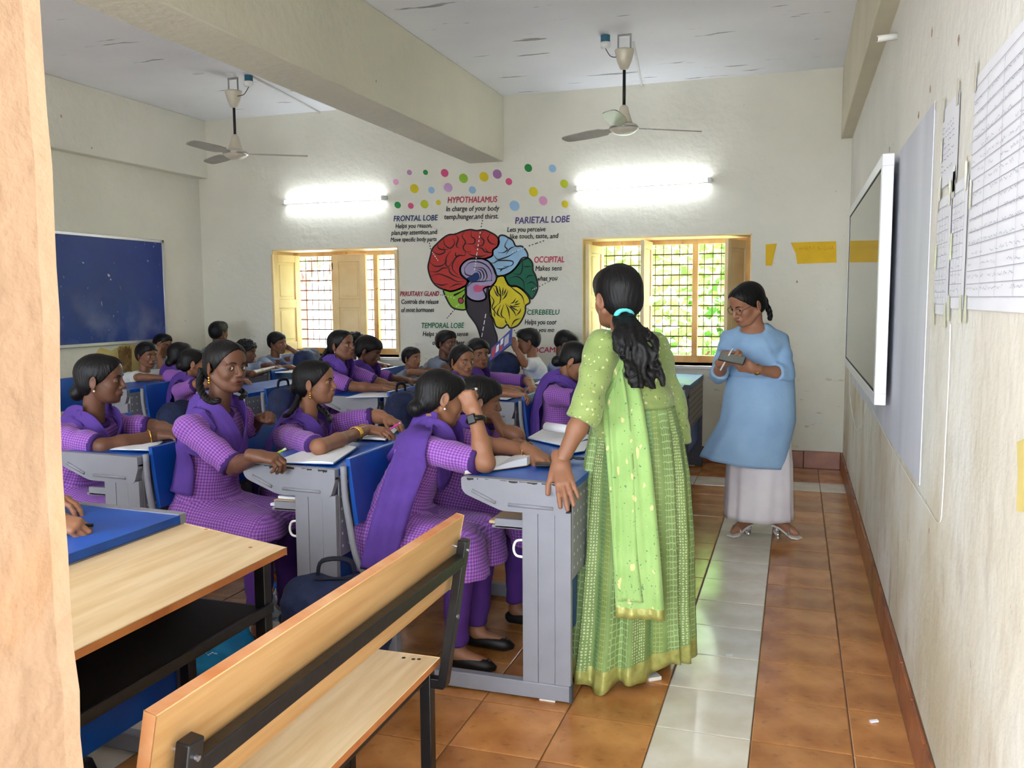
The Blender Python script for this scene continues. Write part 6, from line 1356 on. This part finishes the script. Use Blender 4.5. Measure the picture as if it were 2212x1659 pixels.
for k in (0, 1):
    a = V3(ank[k][0], ank[k][1], 0); t_ = V3(toe[k][0], toe[k][1], 0); d_ = nrm(t_-a); sd_ = V3(-d_[1], d_[0], 0); L_ = np.linalg.norm(t_-a)+.02; b = MB(); v = []
    for p, z, w_ in ((-.035, .062, .026), (.02, .058, .028), (L_*.5, .032, .032), (L_*.75, .016, .038), (L_, .014, .026)):
        for zz in (z, z-.010):
            for q in (-1, 1): v.append(a+d_*p+sd_*w_*q+V3(0, 0, zz))
    f = [];
    for i in range(4): e = i*4; f += [(e, e+1, e+5, e+4), (e+2, e+6, e+7, e+3), (e, e+4, e+6, e+2), (e+1, e+3, e+7, e+5)]
    b.add(v, f+[(0, 2, 3, 1), (16, 17, 19, 18)]); so = b.build('sandal', M['sandal_white'], root, smooth=False)
    MB().lathe([(.020, .0), (.021, .03), (.024, .054)], a-d_*.012, 16).build('clear_heel', M['clear_plastic'], so, smooth=True)
    c = a+d_*L_*.62+V3(0, 0, .03); MB().tube([c+sd_*.037*math.cos(t)+V3(0, 0, .036*math.sin(t)) for t in np.linspace(-.3, math.pi+.3, 12)], .006, 6).build('strap', M['clear_plastic'], so, smooth=True)
d_ = nrm(wr[1]-el[1]); u, w_, _ = rot_to(d_); c = wr[1]-d_*.03; MB().tube([c+.031*(math.cos(t)*u+math.sin(t)*w_) for t in np.linspace(0, 2*math.pi, 18, endpoint=False)], .005, 6, closed=True).build('wrist_strap', M['gold'], root, smooth=True)
MB().cyl(c-V3(0, .028, .008), c-V3(0, .036, .010), .013, n=14).build('watch_face', M['gold'], root, bev=.002)
for sg in (-1, 1): MB().sphere(H+hs*(V3(-.004, sg*.0815, -.050)@B), .0045, 8, 6).build('earring', M['gold'], root, smooth=True)
# the phone and the pen she holds
t = thing('phone', 'black phone held by the person in blue', 'phone', aty(1582, 775, YW-.30)); pc = aty(1581, 775, YW-.295); ax = nrm(V3(.93, -.1, -.18)); up_ = nrm(V3(.1, .75, .55)); up_ = nrm(up_-ax*(up_@ax)); nn = np.cross(ax, up_)
MB().obox(pc, (ax, up_, nn), (.075, .036, .0045)).build('case', M['watch_black'], t, bev=.004); MB().obox(pc+nn*.0047, (ax, up_, nn), (.070, .032, .0004)).build('glass', M['screen'], t)
tag(MB().cyl(aty(1583, 752, YW-.27), aty(1556, 800, YW-.30), .0045, n=10).build('marker_pen', M['white_paint'], smooth=True), 'white pen held upright by the person in blue', 'pen')
# ---------------------------------------------------------------- books, pens, bags and other small things
mat('page', (240, 240, 244), .8, var=.02, vs=20); mat('kraft', (206, 172, 132), .8, var=.1, vs=8); mat('cover_blue', (60, 104, 170), .6); mat('pen_green', (150, 210, 60), .4); mat('pen_pink', (226, 60, 150), .4); mat('pen_yellow', (214, 226, 40), .4); mat('pen_black', (24, 26, 24), .3)
mat('straw', (150, 118, 70), .9, rgb2=(100, 74, 44), vs=20); mat('bag_cyan', (24, 140, 196), .55, rgb2=(16, 110, 170), vs=7, bump=.5, bs=12); mat('bottle', (210, 224, 232), .06, trans=.9, ior=1.3); mat('cap_blue', (30, 110, 210), .4); mat('book_cover', (52, 64, 140), .45, rgb2=(84, 96, 170), vs=6); mat('book_red', (206, 70, 70), .5)
def sheet_book(label, px, z=.822, thick=.012, cover='cover_blue', name='notebook', cat='notebook', gutter=True, curl=0, lift=None):
    """an open book given by its four corners in order round the outline; the fold runs between the middles of the first and third side"""
    c = [atz(a, b, z) for a, b in px]; t = thing(name, label, cat, np.mean(c, 0)-V3(0, 0, .001)); n, m = 12, 6; v = []; up_ = V3(0, 0, 1)
    for i in range(n+1):
        u = i/n
        for j in range(m+1):
            w_ = j/m; p = (c[0]*(1-u)+c[1]*u)*(1-w_)+(c[3]*(1-u)+c[2]*u)*w_; h = thick*(.55+.45*abs(math.sin(u*2*math.pi)))*(1 if gutter else 1) if gutter else thick
            if curl and u > .6: h += curl*((u-.6)/.4)**2
            v.append(p+up_*h)
    k = len(v); v += [(p*V3(1, 1, 0))+V3(0, 0, c[0][2]+.002) for p in map(np.array, v)]; f = [(i*(m+1)+j, (i+1)*(m+1)+j, (i+1)*(m+1)+j+1, i*(m+1)+j+1) for i in range(n) for j in range(m)]
    rim = [i*(m+1) for i in range(n+1)]+[n*(m+1)+j for j in range(1, m+1)]+[i*(m+1)+m for i in range(n-1, -1, -1)]+[j for j in range(m-1, 0, -1)]
    f += [(rim[i], rim[(i+1) % len(rim)], k+rim[(i+1) % len(rim)], k+rim[i]) for i in range(len(rim))]
    obj('pages', v, f, M['page'], t); cc = np.mean(c, 0); q = [cc+(p-cc)*1.03 for p in c]; MB().add([p+V3(0, 0, .0) for p in q]+[p+V3(0, 0, .0022) for p in q], [(3, 2, 1, 0), (4, 5, 6, 7)]+[(i, (i+1) % 4, 4+(i+1) % 4, 4+i) for i in range(4)]).build('cover', M[cover], t); return t
sheet_book('open white notebook before the person with two plaits', [(592, 1000), (720, 1003), (770, 968), (682, 966)])
sheet_book('open notebook under the hand with gold bangles', [(742, 947), (832, 952), (862, 928), (800, 926)], cover='pen_black')
sheet_book('white notebook on the desk by the door jamb', [(238, 972), (322, 974), (360, 950), (300, 952)], .822, .006)
sheet_book('thick notebook in brown paper cover under the propped elbow', [(1004, 1025), (1138, 1006), (1166, 985), (1040, 1000)], .822, .022, 'kraft', curl=.02)
t = sheet_book('open book with a rolled page beside the person in green', [(1140, 948), (1224, 966), (1280, 945), (1180, 925)], .822, .012)
cR = atz(1195, 945, .835); b = MB(); v = []
for i in range(13):
    a = -.6+4.2*i/12; r = .032*(1-.03*i)
    for e in (-1, 1): v.append(cR+V3(.02, .04, .0)+V3(.02+r*math.cos(a)*.5, r*math.cos(a)*.8, .03+r*math.sin(a))+e*V3(.10, -.05, 0))
b.add(v, [(2*i, 2*i+1, 2*i+3, 2*i+2) for i in range(12)]); thicken(b.build('rolled_page', M['page'], t, smooth=True), .0015)
sheet_book('loose pages by the folded spectacles on the front desk', [(1205, 985), (1262, 975), (1276, 952), (1228, 960)], .822, .004)
sheet_book('notebook on the desk of the one-plait student', [(745, 860), (838, 858), (852, 849), (785, 849)], .822, .006)
sheet_book('open book under the arm of the curly-haired person', [(578, 806), (640, 806), (650, 797), (600, 795)], .822, .010)
sheet_book('paper lying on the dark grey desk by the right window', [(1462, 838), (1474, 838), (1480, 829), (1464, 829)], .822, .002)
sheet_book('open notebook of the tied-back person looking at the camera', [(1062, 862), (1096, 864), (1130, 852), (1090, 849)], .822, .006)
sheet_book('notebook beside the person bent over a desk', [(1152, 830), (1188, 832), (1196, 824), (1170, 822)], .822, .008)
for q, (xx, lb) in enumerate(((-.745, 'brown notebook lying in the tray of the front desk'), (-1.692, 'paper bundle lying in the tray of the second desk'))):
    t = thing('notebook', lb, 'notebook', (xx-.2, YBK+.2, .64)); 
    for i in range(1 if q == 0 else 3): MB().box(xx-.325+.012*i, xx-.06, YBK+.04+.01*i, YBK+.30, .641+i*.0135, .641+i*.0135+.012).build('bundle', M['kraft' if (i == 1 or q == 0) else 'page'], t, bev=.003)
def pen(label, a, b, m, cap=None, r=.0042):
    t = thing('pen', label, 'pen', (np.asarray(a)+np.asarray(b))/2); a = np.asarray(a, float); b = np.asarray(b, float); d = nrm(b-a)
    MB().tube([a, a+d*.012, b], [.0008, r, r], 8).build('barrel', M[m], t, smooth=True); MB().cyl(b-d*(.045 if cap else .012), b, r*1.18, n=10).build('cap', M[cap or 'pad'], t, smooth=True)
pen('bright green pen in the hand of the two-plait person', aty(547, 1005, 3.0), aty(618, 969, 3.03), 'pen_green')
pen('pink pen between the fingers of the gold bangle wearer', atz(838, 930, .85), atz(865, 913, .93), 'pen_pink')
pen('yellow pen with dark green cap at the left edge', atz(152, 1140, .84), atz(200, 1134, .835), 'pen_yellow', 'pen_black', .005)
pen('black pen stuck between fingers near the brow of the watch wearer', aty(1010, 842, 3.06), aty(1030, 840, 3.10), 'pen_black')
t = thing('folded_spectacles', 'black folded spectacles on the front desk near the resting hand', 'spectacles', atz(1238, 995, .822)); c = atz(1238, 993, .825); b = MB()
for sg in (-1, 1): b.tube([c+V3(.026*sg+.022*math.cos(a), .04*sg*.3+.018*math.sin(a), .004) for a in np.linspace(0, 2*math.pi, 16, endpoint=False)], .0028, 6, closed=True)
b.tube([c+V3(-.005, -.006, .006), c+V3(.005, .006, .006)], .0025, 6); b.tube([c+V3(.05, .012, .006), c+V3(-.05, .045, .006)], .0028, 6); b.build('frame', M['pen_black'], t, smooth=True)
tag(MB().obox(atz(1190, 1003, .827), (V3(1, .3, 0), V3(-.3, 1, 0), V3(0, 0, 1)), (.06, .028, .0045)).build('pencil_pouch', M['pen_black'], bev=.003), 'flat black pouch under the resting left hand', 'pouch')
# the raised book
cs = [aty(1063, 752, 6.72), aty(1106, 710, 6.66), aty(1104, 744, 6.62), aty(1058, 781, 6.68)]; t = thing('picture_book', 'blue covered book held up below the brain painting', 'book', np.mean(cs, 0)); n_ = nrm(np.cross(cs[1]-cs[0], cs[3]-cs[0])); n_ = n_ if n_[1] < 0 else -n_
MB().add([p+n_*.006 for p in cs]+[p-n_*.006 for p in cs], [(0, 1, 2, 3), (7, 6, 5, 4)]+[(i, 4+i, 4+(i+1) % 4, (i+1) % 4) for i in range(4)]).build('cover', M['book_cover'], t)
def patch(u0, u1, w0, w1, m, nm):
    q = lambda u, w_: (cs[0]*(1-u)+cs[1]*u)*(1-w_)+(cs[3]*(1-u)+cs[2]*u)*w_+n_*.0068
    MB().add([q(u0, w0), q(u1, w0), q(u1, w1), q(u0, w1)], [(0, 1, 2, 3)]).build(nm, M[m], t)
patch(.08, .24, .15, .9, 'book_red', 'title_block'); patch(.28, .42, .25, .75, 'page', 'picture_panel'); patch(.48, .62, .1, .5, 'page', 'picture_panel'); patch(.48, .62, .55, .9, 'book_red', 'picture_panel'); patch(.68, .9, .2, .8, 'alu', 'picture_panel')
# school bags
def backpack(label, c, w_, d, h, yaw=0, lean=0, m='navy', detail=True):
    t = thing('school_bag', label, 'bag', c, 'navy school bags'); a = math.radians(yaw); X = V3(math.cos(a), math.sin(a), 0); Y = V3(-math.sin(a), math.cos(a), 0); Z = nrm(V3(0, 0, 1)+X*lean); c = np.array(c, float)
    F = Field(c-.38*max(1, h/.42), c+.62*max(1, h/.42), .013); hw, hd = w_/2, d/2
    for sy in (-1, 1):
        for sx in (-1, 1): F.cone(c+Y*sy*(hw-.06)+X*sx*(hd-.055)+Z*.062, c+Y*sy*(hw-.085)+X*sx*(hd-.065)+Z*(h-.09), .055, .05, .05)
    for zz in (.07, h*.5, h-.12): F.cone(c+Y*(hw-.07)+Z*zz, c-Y*(hw-.07)+Z*zz, hd*.98, hd*.98, .05)
    F.cone(c+Y*(hw-.11)+X*hd*.75+Z*h*.28, c-Y*(hw-.11)+X*hd*.75+Z*h*.28, hd*.55, hd*.55, .03); F.cut_plane(c, V3(0, 0, -1)); v, f = F.mesh(); obj('bag_body', wrinkle(relax(v, f, 1), f, .006, int(abs(c[0]*100)), 26), f, M[m], t, smooth=True)
    if detail:
        MB().tube(smooth_path([c+Y*.07+Z*(h-.035)-X*hd*.3, c+Y*.05+Z*(h+.03)-X*hd*.3, c-Y*.05+Z*(h+.03)-X*hd*.3, c-Y*.07+Z*(h-.035)-X*hd*.3], 5), .012, 8, flat=.6).build('carry_handle', M['navy_dark'], t, smooth=True)
        z1 = MB().tube(smooth_path([c+Y*(hw-.02)+X*.02+Z*h*.45, c+Y*(hw-.045)+X*.02+Z*(h-.06), c+Z*(h-.022)+X*.02, c-Y*(hw-.045)+X*.02+Z*(h-.06), c-Y*(hw-.02)+X*.02+Z*h*.45], 6), .006, 6); z1.build('zip', M['navy_dark'], t, smooth=True)
    return t
backpack('navy school bag on the floor beside the smartwatch wearer', (-1.575, 2.70, 0), .34, .20, .49, yaw=-70)
backpack('dark bag on the seat before the one-plait desk', (-2.50, 5.27, .437), .30, .20, .44, yaw=0)
backpack('dark bag leaning on the backrest behind the gold bangle wearer', (-3.46, 5.33, .437), .30, .18, .44, yaw=0)
backpack('navy bag lying on the back row desk below the raised book', (-2.33, 6.83, .82), .30, .2, .22, yaw=30, detail=False)
backpack('navy bag on the back row desk below the left window', (-4.58, 7.44, .82), .3, .18, .17, yaw=10, detail=False)
backpack('low dark bag on a bench end behind the profile by the door jamb', (-4.40, 5.33, .437), .26, .22, .30, yaw=0, detail=False)
# bottle and blue carrier bag on the floor, seen under the desks
p = atz(601, 1338, .0); t = thing('water_bottle', 'clear plastic water bottle with blue cap on the floor', 'bottle', p)
k = np.linalg.norm(p-CP)/FPX; hb = 76*k; r = 14*k
MB().lathe([(r*.8, 0), (r, .006), (r, hb*.12), (r*.92, hb*.16), (r, hb*.2), (r*.92, hb*.26), (r, hb*.32), (r*.92, hb*.38), (r, hb*.45), (r*.98, hb*.6), (r*.6, hb*.78), (r*.45, hb*.84), (r*.45, hb*.88)], p, 20).build('bottle_body', M['bottle'], t, smooth=True)
MB().lathe([(r*.5, hb*.87), (r*.5, hb*1.0)], p, 16).build('cap', M['cap_blue'], t, bev=.002)
p = atz(482, 1468, 0); t = thing('carrier_bag', 'bright blue cloth bag on the floor under the wooden desk', 'bag', p); F = Field(p-.2, p+V3(.25, .25, .36), .012)
F.cone(p+V3(-.07, 0, .06), p+V3(.08, .02, .06), .07, .07, .05); F.cone(p+V3(-.06, 0, .08), p+V3(-.04, 0, .20), .07, .05, .05); F.cone(p+V3(.06, .02, .08), p+V3(.05, .02, .22), .07, .055, .05); F.cut_plane(p, V3(0, 0, -1)); v, f = F.mesh(); obj('bag_body', wrinkle(v, f, .006, 3, 30), f, M['bag_cyan'], t, smooth=True)
R = np.random.default_rng(8); b = MB()
for q in range(7): a = aty(440+q*4.2, 1412+R.uniform(-3, 3), p[1]-.079); b.tube([a, a+V3(.008, 0, R.uniform(-.008, .012))], .0016, 4)
tag(b.build('printed_line', M['page'], t), kind='stuff')
# broom against the left wall
p = V3(XL+.10, atx(268, 780, XL+.10)[1], .0); t = thing('grass_broom', 'dry grass broom standing against the left wall, bristles up', 'broom', p); b = MB(); R = np.random.default_rng(2)
for q in range(170):
    a = R.uniform(0, 6.28); r_ = R.uniform(0, 1)**.5; e = R.uniform(.85, 1.1); o = V3(math.cos(a), math.sin(a), 0)*r_
    b.tube([p+o*.02+V3(0, 0, .45), p+o*.045+V3(-.01, .03, .72), p+o*V3(.05, .06, 0)+V3(-.015, .035+.015*R.normal(), .78+.26*e)], [.005, .0045, .002], 3)
tag(b.build('bristles', M['straw'], t), kind='stuff'); MB().cyl(p, p+V3(0, 0, .5), .018, n=10).build('handle', M['wood_edge2'], t, smooth=True)
# plain bench for the two in the far corner
t = thing('plain_bench', 'low plain bench in the far left corner below the raised hand', 'bench', (-5.68, 7.1, 0)); MB().box(-5.85, -5.45, 6.72, 7.55, .40, .43).build('seat', M['desk_blue'], t, bev=.003)
for xx in (-5.8, -5.5):
    for yy in (6.8, 7.45): MB().box(xx-.018, xx+.018, yy-.018, yy+.018, 0, .40).build('leg', M['desk_grey'], t, bev=.002)
# litter on the floor
for px, py, lb in ((1575, 1418, 'scrap of grey foil on the white floor tiles'), (1888, 1560, 'white paper crumb on the brown tiles by the right wall')):
    p = atz(px, py, 0); tag(MB().obox(p+V3(0, 0, .004), (V3(1, .4, .1), V3(-.4, 1, 0), V3(-.1, 0, 1)), (.014, .006, .003)).build('litter_scrap', M['alu' if px < 1600 else 'page']), lb, 'litter')
